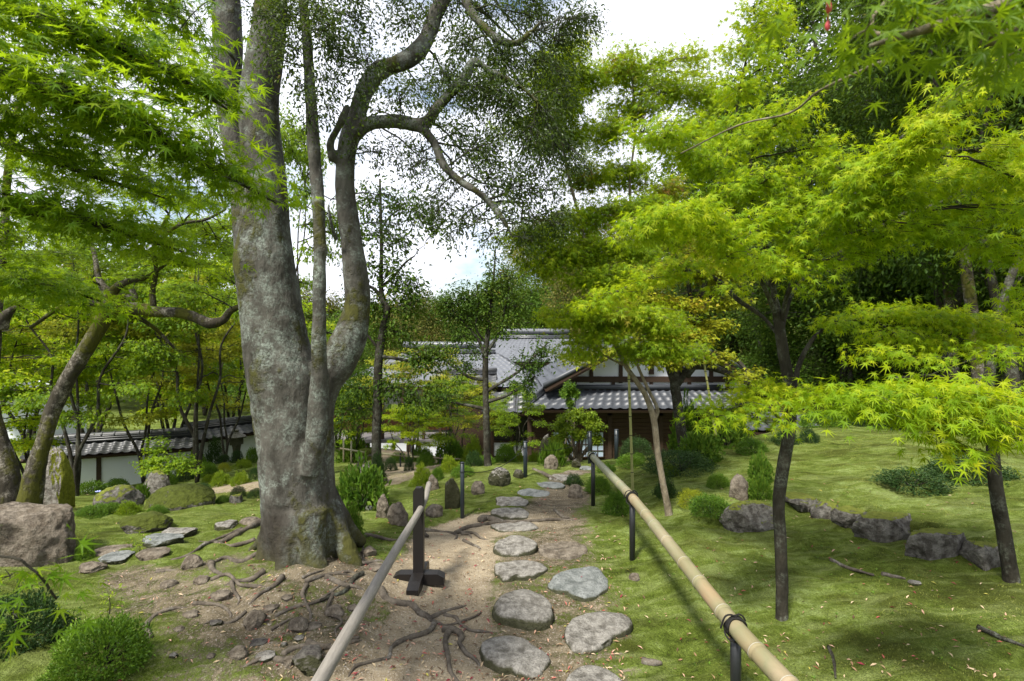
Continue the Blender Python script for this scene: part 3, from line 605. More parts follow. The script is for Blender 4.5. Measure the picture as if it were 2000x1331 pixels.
m = MB(); V = [(x+s2*.042, y+a, zb-.006+z) for s2 in (1, -1) for a, z in [(-.25, 0), (.22, 0), (.22, .06), (.16, .082), (-.16, .082), (-.25, .06)]]; m.add(V, [(0,1,2,3,4,5), (11,10,9,8,7,6)], [(k, k+6, (k+1) % 6+6, (k+1) % 6) for k in range(6)])
m.build("stand_foot", M['brown_post'], cs, False, O_)
# rope posts
RP = []
for (px, yb, yt, lab) in ((903,1010,903,"slim blue-black rope post beside the dark upright rock"), (1026,936,862,"slim blue-black rope post behind the light grey boulder"),
                        (1152,893,843,"slim blue-black rope post near the bamboo rail's far end"), (1204,890,839,"farthest slim rope post, in front of the brown house wall")):
    b = gp(px, yb) if yb > 900 else np.array(((px-1000)*(9.6 if px < 1180 else 10.2)/1000, 9.6 if px < 1180 else 10.2, 0.)); b[2] = g1(b[0], b[1])
    top = E-(yt-665.5)*b[1]/1000; h = top-b[2]; r0 = 4.0*b[1]/1000
    rt = thing("rope_post", lab, "post", b, "rope posts along the path")
    MB().tube([(0, 0, -.15), (0, 0, h*.5), (0, 0, h-.012)], r0, 16, sub=1).build("shaft", M['black_blue'], rt)
    MB().tube([(0, 0, h-.014), (0, 0, h-.002), (0, 0, h)], [r0*1.06, r0*1.06, r0*.7], 16, sub=1).build("cap", M['black_blue'], rt)
    MB().tube([(r0*math.cos(a)*1.3, r0*math.sin(a)*1.3, h*.83) for a in np.linspace(0, 6.3, 12)], .003, 5, sub=1).build("eyelet", M['rope'], rt)
    RP.append((b, h))
for k, lab in ((0, "thin dark cord sagging between the two left rope posts"), (1, "thin dark cord from the grey boulder's post to the far post")):
    (a, ha), (b, hb) = RP[k], RP[k+1]; p0, p1 = a+np.array((0, 0, ha*.83)), b+np.array((0, 0, hb*.83)); mid = (p0+p1)/2-np.array((0, 0, .13))
    tag(MB().tube([p0, p0*.5+mid*.5-np.array((0, 0, .03)), mid, p1*.5+mid*.5-np.array((0, 0, .03)), p1], .004, 5).build("cord", M['rope'], None), lab, "cord")
def stake(a, b, r, lab, mat='bamboo_green'):
    a, b = np.array(a), np.array(b); n = 9; t = np.linspace(0, 1, 70)[:, None]; pts = a+(b-a)*t; L_ = np.linalg.norm(b-a); sN = t[:, 0]*n
    rr = r*(1-.25*t[:, 0])+.002*(np.abs(sN-np.round(sN)) < .05); rt = thing("bamboo_stake", lab, "stake", a, "bamboo stakes supporting young maples")
    MB().tube(pts, rr, 12, sub=1).build("cane", M[mat], rt, origin=a)
    for k in range(1, n): c = a+(b-a)*k/n; d = unit(b-a); MB().tube([c-d*.004, c+d*.004], r*1.05, 12, sub=1).build("node", M['rope'], rt, origin=a)
b = gp(1237, 985); stake(b-np.array((0, 0, .1)), P(1226, 668, b[1]-.05), .017, "tall bamboo stake standing beside the bamboo rail")
b = np.array(P(1398, 850, 8.2)); stake(b, P(1372, 690, 8.2), .02, "slanting bamboo stake before the tiled roof on the right")
# low bamboo fence in the lower garden
lf = thing("bamboo_fence", "low bamboo rail fence in the lower garden behind the leafy shrub", "fence", P(700, 900, 11.))
O_ = np.array(lf.location); Yf = 11.0
for a, b in (((664,876),(712,884)), ((742,886),(800,892)), ((800,892),(905,898))):
    MB().tube([P(*a, Yf), P((a[0]+b[0])/2, (a[1]+b[1])/2, Yf), P(*b, Yf)], .02, 8, sub=1).build("rail", M['bamboo'], lf, origin=O_)
for px, y0, y1 in ((671,860,895),(686,862,898),(782,885,920),(860,888,925)):
    MB().tube([P(px, y0, Yf), P(px, y1, Yf), P(px, y1+8, Yf)], .018, 8, sub=1).build("post", M['bamboo' if px < 700 else 'black'], lf, origin=O_)
# fallen sticks
def stick(pxs, r, lab, mat='root', lift=.01):
    p = [gp(*q)+np.array((0, 0, lift)) for q in pxs]; o = MB().tube(p, [r]*(len(p)-1)+[r*.5], 8, lump=.3, seed=int(pxs[0][0])).build("stick", M[mat], None, origin=p[0]); tag(o, lab, "stick", "fallen sticks")
stick([(1622,1098),(1650,1112),(1706,1132)], .014, "long brown stick on the lawn left of the flat lone stone")
stick([(1722,1131),(1745,1134),(1768,1141)], .014, "shorter curved stick touching the flat lone stone on the lawn")
stick([(1910,1242),(1955,1262),(2010,1284)], .012, "dark stick at the right edge of the lawn", 'bark_dark')
stick([(1618,1278),(1628,1300),(1632,1340)], .008, "thin dark twig on the lawn under the slender maple", 'bark_dark')
stick([(1042,922),(1065,932),(1086,939)], .035, "fallen grey branch lying beside the block-like stepping stone")
stick([(1084,1000),(1098,1012),(1112,1016)], .018, "short stick right of the long root on the path")
stick([(1255,1300),(1275,1304),(1292,1302)], .02, "flat bark chip at the path's right edge, bottom")
stick([(1250,690),(1251,692)], .001, "x") if False else None

# ------------------------------------------------------------------ fallen leaves
def fallen():
    r = np.random.default_rng(12); px = r.uniform(150, 1990, 4300); py = 930+420*r.random(4300)**.75; keep = []
    dens = np.where((px > 480) & (px < 1230), 1., .20); k = r.random(4300) < dens; px, py = px[k], py[k]
    base = np.array([gp(a, b) for a, b in zip(px, py)]); base = base[base[:, 1] < 11]; m = len(base)
    az = r.uniform(0, 6.28, m); pitch = r.normal(.0, .3, m); roll = r.normal(0, .35, m)
    tip = np.stack([np.cos(az)*np.cos(pitch), np.sin(az)*np.cos(pitch), np.sin(pitch)], 1); side = unit(np.cross((0, 0, 1.), tip)); nrm = unit(np.cross(tip, side)+side*roll[:, None]); side = np.cross(nrm, tip)
    L = r.uniform(.009, .023, m)[:, None]*(.7+.06*base[:, 1:2]); b = base+np.array((0, 0, .007))
    V = np.stack([b-tip*L, b-side*L*.30+nrm*L*.25, b+nrm*L*.02, b+side*L*.30+nrm*L*.25, b+tip*L], 1).reshape(-1, 3); i = np.arange(m)[:, None]*5
    F = np.concatenate([i+np.array((0, 2, 1)), i+np.array((0, 3, 2)), i+np.array((1, 2, 4)), i+np.array((2, 3, 4))])
    s = NT("fallen_leaf"); c = s.ramp(s.geo().outputs['Random Per Island'], [(.0, (.20,.02,.035)), (.09, (.30,.08,.06)), (.2, (.42,.26,.18)), (.38, (.24,.15,.08)), (.58, (.42,.32,.20)), (.74, (.10,.055,.03)), (.90, (.40,.32,.20)), (.97, (.34,.31,.06))])
    s.t.nodes[-1].color_ramp.interpolation = 'CONSTANT'
    for nd in s.t.nodes:
        if nd.type == 'VALTORGB': nd.color_ramp.interpolation = 'CONSTANT'
    tag(obj("fallen_leaves", meshdata(V, [F], False), s.finish(c, .6, None, .3)), kind='stuff')
fallen()
# ------------------------------------------------------------------ leaves and twigs
def _maple(n, notch=.25, droop=.24):
    ang = {7: [0, 38, 76, 122], 5: [0, 46, 98]}[n]; ln = {7: [1., .93, .74, .42], 5: [1, .88, .58]}[n]
    seq = [(-a, l) for a, l in zip(ang[:0:-1], ln[:0:-1])]+list(zip(ang, ln)); pts = []
    for k, (a, l) in enumerate(seq):
        if k: am = (a+seq[k-1][0])/2; pts.append((am, notch*(l+seq[k-1][1])/2))
        pts.append((a, l))
    V = [(0, 0, 0)]+[(math.sin(math.radians(a))*l, math.cos(math.radians(a))*l+.0, -droop*l*l+(.03 if l > .4 else .0)) for a, l in pts]
    return np.array(V)+np.array((0, .1, 0)), [np.array([(0, k+1, k) for k in range(1, len(pts))])]
T_M7 = _maple(7); T_M5 = _maple(5)
T_OV = (np.array([(0,0,0),(-.22,.40,.05),(-.13,.78,.02),(0,1,-.12),(.13,.78,.02),(.22,.40,.05),(0,.5,-.03)]), [np.array([(0,6,1),(1,6,2),(2,6,3),(3,6,4),(4,6,5),(5,6,0)])])
T_OV2 = (np.array([(0,0,0),(-.24,.5,.05),(0,1,-.1),(.24,.5,.05)]), [np.array([(0,2,1),(0,3,2)])])
T_M3 = (np.array([(0,0,0),(-.75,.45,-.12),(-.28,.42,0),(0,1,-.18),(.28,.42,0),(.75,.45,-.12)]), [np.array([(0,2,1),(0,3,2),(0,4,3),(0,5,4)])])
T_LONG = (np.array([(0,0,0),(-.11,.45,.03),(0,1,-.25),(.11,.45,.03)]), [np.array([(0,2,1),(0,3,2)])])
def place_leaves(pos, tip, nrm, size, T):
    tv, tf = T; tip = unit(tip); nrm = unit(nrm-tip*(nrm*tip).sum(1)[:, None]); sx = np.cross(tip, nrm); n, m = len(pos), len(tv)
    s = np.asarray(size).reshape(-1, 1, 1)
    V = pos[:, None]+s*(sx[:, None]*tv[None, :, 0:1]+tip[:, None]*tv[None, :, 1:2]+nrm[:, None]*tv[None, :, 2:3])
    return V.reshape(-1, 3), [(np.arange(n)[:, None, None]*m+f[None]).reshape(-1, f.shape[1]) for f in tf]
def tubes_batch(Pts, Rad, sides=4):
    K, m, _ = Pts.shape; t = unit(np.gradient(Pts, axis=1)); ref = np.where(np.abs(t[..., 2:3]) > .9, np.array((1., 0, 0)), np.array((0, 0, 1.)))
    u = unit(np.cross(t, ref)); w = np.cross(t, u); a = np.arange(sides)*2*math.pi/sides
    V = Pts[:, :, None]+Rad[..., None, None]*(u[:, :, None]*np.cos(a)[:, None]+w[:, :, None]*np.sin(a)[:, None])
    k = np.arange(K)[:, None, None]*m*sides; i = np.arange(m-1)[None, :, None]*sides; j = np.arange(sides)[None, None]; j2 = (j+1) % sides
    return V.reshape(-1, 3), np.stack([k+i+j, k+i+j2, k+i+sides+j2, k+i+sides+j], -1).reshape(-1, 4)
def foliage(pads, branch, r, kind, lsize, T, flat, twig_r=.0022, droop=.25, limb=True, jit=1., curl=.5, upn=1., limbr=1.):
    """pads: (centre, radii, twigs, leaves per twig). branch: points of the limbs the pads grow from."""
    LV, LT, LN, TP, TR, LP, LR = [], [], [], [], [], [], []
    B = np.concatenate(branch) if branch else None
    for c, rad, nt, nl in pads:
        c = np.array(c, float); rad = np.array(rad, float)
        if B is not None:
            d = np.linalg.norm((B-c)*np.array((1, 1, 1.3)), axis=1)+.35*np.maximum(0, B[:, 2]-c[2]); a = B[d.argmin()]
        else: a = c
        L = np.linalg.norm(c-a)
        mid = (a+c)/2+np.array((0, 0, .10*L))+r.normal(0, .05, 3)*L
        if limb and L > .15:
            t = np.linspace(0, 1, 7)[:, None]; pp = (1-t)**2*a+2*t*(1-t)*mid+t*t*c; pp[1:-1] += r.normal(0, .018, (5, 3))*L
            LP.append(pp); LR.append(np.linspace((.0045+.0042*L)*limbr, twig_r*1.3, 7)*(.8+.4*r.random()))
        e = r.normal(size=(nt, 3)); e = unit(e)*(r.random((nt, 1))**.42)*rad+c
        t0 = r.uniform(.45, 1., (nt, 1)) if L > .15 else np.ones((nt, 1))
        s0 = (1-t0)**2*a+2*t0*(1-t0)*mid+t0*t0*c
        cm = (s0+e)/2+np.array((0, 0, 1))*(.12*np.linalg.norm(e-s0, axis=1))[:, None]+r.normal(0, .05, (nt, 3))*np.linalg.norm(e-s0, axis=1)[:, None]
        t = np.linspace(0, 1, 5)[None, :, None]; pp = (1-t)**2*s0[:, None]+2*t*(1-t)*cm[:, None]+t*t*e[:, None]
        TP.append(pp); TR.append(np.linspace(twig_r, twig_r*.45, 5)[None]*np.ones((nt, 1)))
        u = r.uniform(.30, 1.03, (nt, nl, 1)); pos = (1-u)**2*s0[:, None]+2*u*(1-u)*cm[:, None]+u*u*e[:, None]
        d = unit(2*(1-u)*(cm-s0)[:, None]+2*u*(e-cm)[:, None]+1e-6)
        side = unit(np.cross(d, (0, 0, 1.)+r.normal(0, .2 if flat else .8, (nt, nl, 3))))*np.where(r.random((nt, nl, 1)) < .5, 1, -1)
        off = r.uniform(.0, 1.0, (nt, nl, 1))**1.2*jit*lsize*(4.2 if flat else 3.)
        up = np.array((0, 0, 1.)); lift = r.normal(0, .5 if flat else 1.5, (nt, nl, 1))*lsize*jit
        pos = pos+side*off+up*lift
        tip = unit(d*r.uniform(.3, 1, (nt, nl, 1))+side*r.uniform(.2, 1.1, (nt, nl, 1))+r.normal(0, .22 if flat else .5, (nt, nl, 3))-up*droop*r.uniform(.2, 1.8, (nt, nl, 1)))
        nrm = up*upn+r.normal(0, curl, (nt, nl, 3))+(pos-c)/np.linalg.norm(rad)*(.2 if flat else .7)
        LV.append(pos.reshape(-1, 3)); LT.append(tip.reshape(-1, 3)); LN.append(nrm.reshape(-1, 3))
    pos, tip, nrm = np.concatenate(LV), np.concatenate(LT), np.concatenate(LN); n = len(pos)
    lv, lf = place_leaves(pos, tip, nrm, lsize*r.uniform(.55, 1.25, n), T)
    m = MB(); v, f = tubes_batch(np.concatenate(TP), np.concatenate(TR), 3); m.add(v, f)
    if LP: v, f = tubes_batch(np.array(LP), np.array(LR), 6); m.add(v, f)
    return (lv, lf), m
def paths_px(paths):
    out = []
    for p in paths:
        pts = np.array([P(a, b, Y) for a, b, Y, r in p]); rad = np.array([r*Y/1000 for a, b, Y, r in p]); out.append((pts, rad))
    return out
def make_tree(name, label, cat, base, paths, pads, leaf, bark, T, lsize, seed, flat=True, sides=12, group=None, lump=.06, remesh=0, leafkw={}, twigbark=None, rparts=None):
    r = np.random.default_rng(seed); base = np.array(base, float); root = thing(name, label, cat, base, group)
    m = MB()
    for k, (p, rd) in enumerate(paths): m.tube(p, rd, sides, lump=lump, seed=seed+k, sub=6)
    br = [resample(p, rd, 6)[0][2:] for p, rd in paths]
    if pads:
        pd = pads
        (lv, lf), tw = foliage(pd, br, r, name, lsize, T, flat, **leafkw)
        obj("crown", meshdata(lv-base, lf, False), M[leaf], root)
        if twigbark or name == "oak_tree": tw.build("branches", M[twigbark or bark], root, origin=base)
        else: V_, F_ = tw.arrays(); m.add(V_, *F_)
    me_ = m.build("trunk", M[bark], root, origin=base)
    return root, me_
def PADS(lst, fl=.22, dens=1.):
    """(px, py, Y, half width px, half height px, twigs, leaves) -> world"""
    out = []
    for a in lst:
        px, py, Y, rx, ry, nt, nl = a[:7]; d = a[7] if len(a) > 7 else max(.25, rx*Y/1000*.8)
        out.append((P(px, py, Y), np.array((rx*Y/1000, d, ry*Y/1000)), max(2, int(nt*dens)), nl))
    return out

# ------------------------------------------------------------------ the big grey tree with its stems, crown and roots
BY = 3.95
bt = [
 [(588,1180,BY,88),(590,1130,BY,80),(591,1080,BY,74),(589,1010,BY,70),(580,920,BY,68),(569,830,BY,66),(556,750,BY,66),(540,670,BY,60),(531,600,BY,56),(517,510,BY,54),(520,430,BY,44),(520,360,BY,38),(511,290,BY,37),(506,200,BY,34),(514,130,BY,33),(525,60,BY,30),(530,-20,BY,28),(542,-260,BY,22),(560,-420,BY,14)],
 [(500,560,BY+.06,34),(488,470,BY+.08,28),(476,400,BY+.1,21),(463,320,BY+.16,18),(450,250,BY+.2,19),(446,180,BY+.2,22),(446,100,BY+.2,26),(440,0,BY+.2,26),(424,-120,BY+.2,21),(400,-330,BY+.2,12)],
 [(606,930,BY-.22,20),(616,860,BY-.25,21),(622,790,BY-.26,20),(624,728,BY-.29,18),(622,690,BY-.32,14),(623,600,BY-.34,12),(625,500,BY-.34,12.5),(627,490,BY-.34,15),(624,470,BY-.34,12),(622,400,BY-.33,12.5),(614,300,BY-.3,11.5),(607,200,BY-.3,11),(601,100,BY-.3,11),(592,0,BY-.3,10),(580,-150,BY-.3,8)],
 [(606,1060,BY-.02,40),(618,960,BY,34),(622,870,BY+.02,31),(624,800,BY+.02,30),(636,745,BY+.04,33),(664,700,BY+.06,36),(684,655,BY+.08,32),(697,605,BY+.1,26),(695,545,BY+.1,23),(688,480,BY+.1,21),(677,400,BY+.1,19),(674,340,BY+.1,18),(678,300,BY+.1,18),(686,262,BY+.1,20),(700,215,BY+.12,17),(716,170,BY+.15,18),(740,140,BY+.18,17),(775,126,BY+.2,16),(808,108,BY+.25,17),(834,74,BY+.3,15),(850,30,BY+.3,14),(876,-20,BY+.3,12),(910,-120,BY+.4,9)],
 [(684,268,BY+.1,19),(720,243,BY+.08,14),(768,237,BY+.05,14),(815,244,BY,13.5),(836,238,BY,13),(852,214,BY-.05,12),(880,182,BY-.05,11),(908,152,BY-.1,11),(925,120,BY-.1,8),(960,140,BY-.1,6),(1010,165,BY-.15,5),(1050,200,BY-.15,3.5)],
 [(822,246,BY,12),(846,278,BY-.05,9.5),(866,322,BY-.1,9),(896,352,BY-.15,8),(930,374,BY-.2,7),(955,395,BY-.2,6.5),(980,425,BY-.25,6),(1000,462,BY-.3,4)],
 [(896,-40,BY+.3,9),(918,20,BY+.2,9),(945,52,BY+.1,8),(975,78,BY,8),(1010,84,BY,6),(1040,60,BY,4)],
 [(650,315,BY+.05,8),(646,280,BY,6),(668,235,BY-.1,8),(680,205,BY-.1,8)],
 [(658,470,BY+.0,5),(645,430,BY-.1,4.5),(644,395,BY-.1,4),(660,380,BY-.1,3)],
 [(470,130,BY+.1,5),(440,98,BY-.05,4),(412,95,BY-.1,3),(398,120,BY-.15,2)],
 # buttress roots that belong to the foot
 [(560,970,BY-.02,34),(532,1050,BY-.05,26),(512,1095,BY-.14,18),(492,1125,BY-.22,11),(472,1145,BY-.3,6)],
 [(578,1000,BY-.14,36),(566,1070,BY-.22,30),(556,1120,BY-.30,20),(548,1155,BY-.40,10)],
 [(615,960,BY,40),(650,1030,BY-.02,28),(675,1078,BY-.08,19),(700,1115,BY-.14,9)],
 [(605,1000,BY-.16,36),(614,1080,BY-.22,27),(624,1125,BY-.30,16),(634,1155,BY-.38,8)],
 [(630,960,BY+.1,26),(672,1030,BY+.2,20),(705,1060,BY+.3,11)],
 [(545,970,BY+.1,24),(515,1050,BY+.1,14),(485,1080,BY+.1,8)],
]
bpaths = paths_px(bt); bbase = gp(575, 1128); bbase = np.array((bpaths[0][0][0][0], BY, g1(bpaths[0][0][0][0], BY)))
bpads = PADS([
 (440,20,4.3,60,40,14,22),(560,40,3.6,60,50,22,24),(640,60,3.5,60,60,22,24),(520,110,3.5,50,30,10,22),(700,40,3.8,60,50,20,24),(640,150,3.6,50,40,14,22),(690,110,3.9,50,40,16,22),
 (780,40,4.1,60,40,18,24),(860,20,4.3,70,40,22,26),(950,30,4.3,70,45,26,26),(1040,40,4.4,60,45,22,26),(1120,60,4.6,50,50,16,26),(1160,45,4.6,30,25,6,20),
 (900,90,4.0,60,45,26,26),(980,110,4.,70,45,30,28),(1050,130,4.1,60,45,26,26),(1100,150,4.3,50,40,16,24),(860,140,3.9,50,40,20,24),(930,170,3.8,60,40,26,26),
 (1000,200,3.8,70,45,28,28),(1070,220,3.9,60,40,20,26),(780,180,3.8,60,35,18,24),(840,210,3.8,40,30,10,20),(740,300,4.,60,40,12,18),(820,300,4.,60,40,14,20),
 (900,260,3.9,60,45,20,24),(960,280,3.8,60,45,24,26),(1030,290,3.8,60,45,24,26),(1090,300,4.,50,45,18,24),(880,340,3.9,50,40,12,20),(950,350,3.8,60,40,18,24),
 (1020,360,3.8,60,40,20,26),(1080,370,3.9,50,40,14,24),(1000,420,3.7,50,30,12,22),(1060,430,3.9,50,30,10,20),(930,430,3.9,50,30,10,20),(760,380,4.1,50,40,8,16),(840,400,4.1,50,40,8,16),
 (600,230,3.5,50,40,10,20),(580,160,3.5,40,30,9,20),(740,220,3.7,40,25,8,18),(700,290,3.8,40,25,8,16),(870,470,4.,40,25,6,16),(950,470,3.9,40,25,8,18),(420,120,4.3,40,50,10,20),(390,180,4.4,40,40,8,20)],
 dens=1.35)
bpads += [(c+np.array((r_.uniform(-.2, .2), r_.uniform(.6, 1.6), r_.uniform(0, .5))), rd*1.25, int(nt*.5), nl) for c, rd, nt, nl in bpads[6:35]]
bpads += PADS([(1100,90,4.5,60,50,24,26),(1150,40,4.6,50,40,18,26),(1060,10,4.5,60,40,24,26),(1110,200,4.4,40,40,12,24),(1130,330,4.1,40,40,12,24),(1100,440,4.,40,35,12,22),(1040,470,3.9,40,30,10,22),(560,0,3.7,50,40,18,24),(620,20,3.6,50,50,20,24),(690,-20,3.8,60,40,18,24),(770,-20,3.9,60,30,14,24),(560,90,3.5,40,40,12,22),(650,90,3.6,40,40,14,22),(720,110,3.7,40,40,12,22),(640,210,3.6,40,40,9,20),(700,180,3.8,30,30,8,20),(500,30,3.5,40,40,9,22),(800,330,4.,50,40,12,20),(850,420,4.,50,40,12,20),(780,440,4.1,50,40,8,18),(900,430,4.,50,40,12,20),(980,180,3.9,60,40,16,24),(900,180,3.9,50,40,14,24)], dens=1.6)
r7 = random.Random(9)
bpads += [(np.array((-1.7+r7.uniform(-2.2, 2.6), 3.6+r7.uniform(-1.2, 2.4), E+r7.uniform(3.2, 5.2))), (.6, .6, .35), 9, 16) for _ in range(34)]
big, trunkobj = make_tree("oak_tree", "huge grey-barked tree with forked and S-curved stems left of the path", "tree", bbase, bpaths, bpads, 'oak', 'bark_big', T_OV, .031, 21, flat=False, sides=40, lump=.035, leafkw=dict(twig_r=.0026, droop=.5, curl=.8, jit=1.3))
# melt the stems into one another
md = trunkobj.modifiers.new("r", 'REMESH'); md.mode = 'VOXEL'; md.voxel_size = .017; md.use_smooth_shade = True
ms = trunkobj.modifiers.new("s", 'SMOOTH'); ms.factor = .6; ms.iterations = 5
dg = bpy.context.evaluated_depsgraph_get(); me2 = bpy.data.meshes.new_from_object(trunkobj.evaluated_get(dg)); trunkobj.modifiers.clear(); trunkobj.data = me2; me2.name = "trunk"
co = np.empty(len(me2.vertices)*3, np.float32); me2.vertices.foreach_get("co", co); co = co.reshape(-1, 3).astype(float)
no = np.empty(len(me2.vertices)*3, np.float32); me2.vertices.foreach_get("normal", no); no = no.reshape(-1, 3)
thick = np.clip((2.6-co[:, 2])/2., .25, 1); low = np.clip((.75-co[:, 2])/.7, 0, 1)
h = .016*fbm(co*np.array((2.2, 2.2, 1.2)), 51, 3)*thick+.006*fbm(co*np.array((9, 9, 5)), 52, 4)+low*(.022*fbm(co*np.array((7, 7, 3.)), 53, 4))
# folded scars across the bark
sc = vnoise(co*np.array((3.5, 3.5, 26)), 54); h += -.009*np.clip(sc-.55, 0, 1)*3*thick
co += no*h[:, None]; me2.vertices.foreach_set("co", co.astype(np.float32).ravel()); me2.update()
def root_(pxs, r0, r1=None, lab=None, lift=.12, mat='root'):
    r0 = r0*.8; r1 = r1 and r1*.7
    p = []; n = len(pxs); rr = []
    r1 = r0*.35 if r1 is None else r1
    for k, q in enumerate(pxs):
        g = gp(*q); R = (r0+(r1-r0)*k/(n-1))*g[1]/1000; rr.append(R); p.append(g+np.array((0, 0, R*lift+.004)))
    p[-1][2] -= rr[-1]*2+.012; 
    p, rr = resample(p, rr, 7); w = np.cumsum(np.ones(len(p))); p[:, :2] += (np.stack([vnoise(p*9, 71), vnoise(p*9, 72)], 1))*np.array(rr)[:, None]*.55
    p[:, 2] += vnoise(p*7, 73)*np.array(rr)*.6
    rt = MB().tube(p, np.array(rr)*(1+.18*vnoise(p*14, 74)), 10, lump=.16, seed=int(pxs[0][0]), sub=1).build("root", M[mat], big, origin=bbase)
    if lab: rt['label'] = lab
def z2(*p): return Z2(*p)
def z1(*p): return [(a/2.11, 700+b/2.11) for a, b in p]
root_(z1((1090,690),(1030,720),(960,745),(900,765),(850,790),(760,830),(650,838)), 9, 3, "long grey root running left from the trunk's foot")
root_(z1((1000,720),(900,745),(850,770),(820,750)), 5, 2)
root_(z1((870,915),(940,910),(990,935),(1050,940),(1110,962)), 6, 2)
root_(z1((1010,930),(1060,950),(1120,965)), 5, 2)
root_(z1((955,925),(965,960),(985,1000),(960,1040)), 6, 2)
root_(z2((0,820),(70,790),(150,765),(230,758),(300,772)), 6, 3)
root_(z2((300,770),(255,800),(200,850),(120,870),(60,905),(0,930)), 6.5, 3, mat='bark_dark')
root_(z2((300,575),(302,660),(290,700),(230,745)), 3.5, 1.5)
root_(z2((390,830),(450,885),(560,910),(610,935),(660,968),(690,990)), 11, 6, "thick dark root beside the cedar rail")
root_(z2((690,985),(660,1030),(620,1065),(510,1088),(455,1140),(445,1190),(400,1215),(320,1235),(250,1280),(200,1325)), 7, 3.5, "dark root winding down to the bottom of the picture")
root_(z2((670,965),(740,930),(820,920),(880,900)), 6, 2)
root_(z2((740,950),(800,965),(830,1015),(880,1045),(950,1052),(1040,1068)), 5, 2.5)
root_(z2((700,985),(760,1010),(860,990),(930,950),(935,915)), 4, 2)
root_(z2((800,1040),(760,1045),(742,1100),(758,1180),(775,1260),(820,1320),(870,1390)), 8, 4, "pale root looping beside the broad stepping stone")
root_(z2((720,1035),(780,1035),(830,1075),(820,1120),(850,1165),(910,1205),(950,1250)), 10, 3)
root_(z2((560,510),(650,512),(730,508),(790,520),(808,540),(770,572)), 6, 2)
root_(z2((800,520),(860,492),(930,475),(1060,455),(1160,458),(1250,465),(1380,468),(1515,470)), 6.5, 3, "long straight root lying right across the path")
root_(z2((925,455),(980,445),(1050,455),(1100,462)), 10, 5)
root_(z2((830,515),(900,518),(950,555),(1040,567)), 4, 2)
root_(z2((845,560),(885,575),(930,605),(945,612)), 5, 2)
root_(z2((835,525),(880,530),(895,565)), 4, 2)
root_(z1((615,1180),(605,1130),(650,1085),(720,1055),(800,1035)), 8, 3, "isolated pale root arching out of the soil at lower left")
root_(z1((1130,1080),(1200,1055),(1290,1025),(1360,975),(1420,940),(1477,900)), 5, 3)
root_(z1((1260,945),(1340,915),(1420,905),(1480,915)), 5, 2)
root_(z1((650,890),(710,885),(780,890)), 6, 2)
root_(z1((1170,1230),(1240,1215),(1330,1225),(1380,1190)), 8, 3)
root_(z1((1250,930),(1300,900),(1350,870)), 4, 1.5)
root_(z1((1120,1120),(1180,1100),(1230,1070)), 4, 1.5)
root_(z2((0,1160),(60,1185),(120,1190),(180,1180)), 9, 4)
root_(z2((215,1175),(270,1150),(335,1115)), 6, 2)
root_(z2((655,540),(630,530),(645,560)), 4, 2)
root_(z1((870,855),(880,880),(930,905)), 9, 3)
root_(z1((800,1030),(900,1020),(950,1060),(940,1100)), 5, 2)

for ps, r0 in (([(515,1118),(488,1134),(455,1140),(425,1152)], 7.5), ([(552,1140),(535,1162),(505,1178),(478,1198)], 8), ([(636,1138),(668,1150),(700,1152),(730,1166)], 7.5), ([(672,1098),(705,1106),(745,1100),(772,1112)], 7),
               ([(600,1150),(590,1178),(606,1205),(598,1232)], 6.5), ([(688,1060),(720,1052),(760,1060),(800,1048)], 8), ([(505,1085),(470,1096),(440,1092),(410,1104),(372,1108)], 8), ([(498,1060),(455,1070),(420,1066),(385,1052)], 7),
               ([(650,1165),(640,1192),(668,1215),(655,1248),(668,1280)], 4.5), ([(480,1200),(450,1222),(410,1228),(380,1250)], 4.5), ([(560,1300),(525,1290),(490,1306),(455,1330)], 8), ([(700,1260),(668,1272),(640,1300)], 4.5)): root_(ps, r0, 2.5)
# ------------------------------------------------------------------ traced maples
def pxtree(name, label, base, tr, pads, leaf, bark, T, ls, seed, **k):
    pp = paths_px(tr); b = pp[0][0][0].copy()
    if 'double' in k:
        rq = random.Random(seed); n_ = k.pop('double'); pads = pads+[(c+np.array((rq.uniform(-.22, .22), rq.uniform(-.1, .6), rq.uniform(-.12, .12))), rd*np.array((1.2, 1.2, 1.7)), nt, nl) for _ in range(n_) for c, rd, nt, nl in pads]
    else: b = b
    if base is not None: b = np.array(base)
    return make_tree(name, label, "tree", b, pp, pads, leaf, bark, T, ls, seed, **k)[0]
def gb(px, py): return gp(px, py)
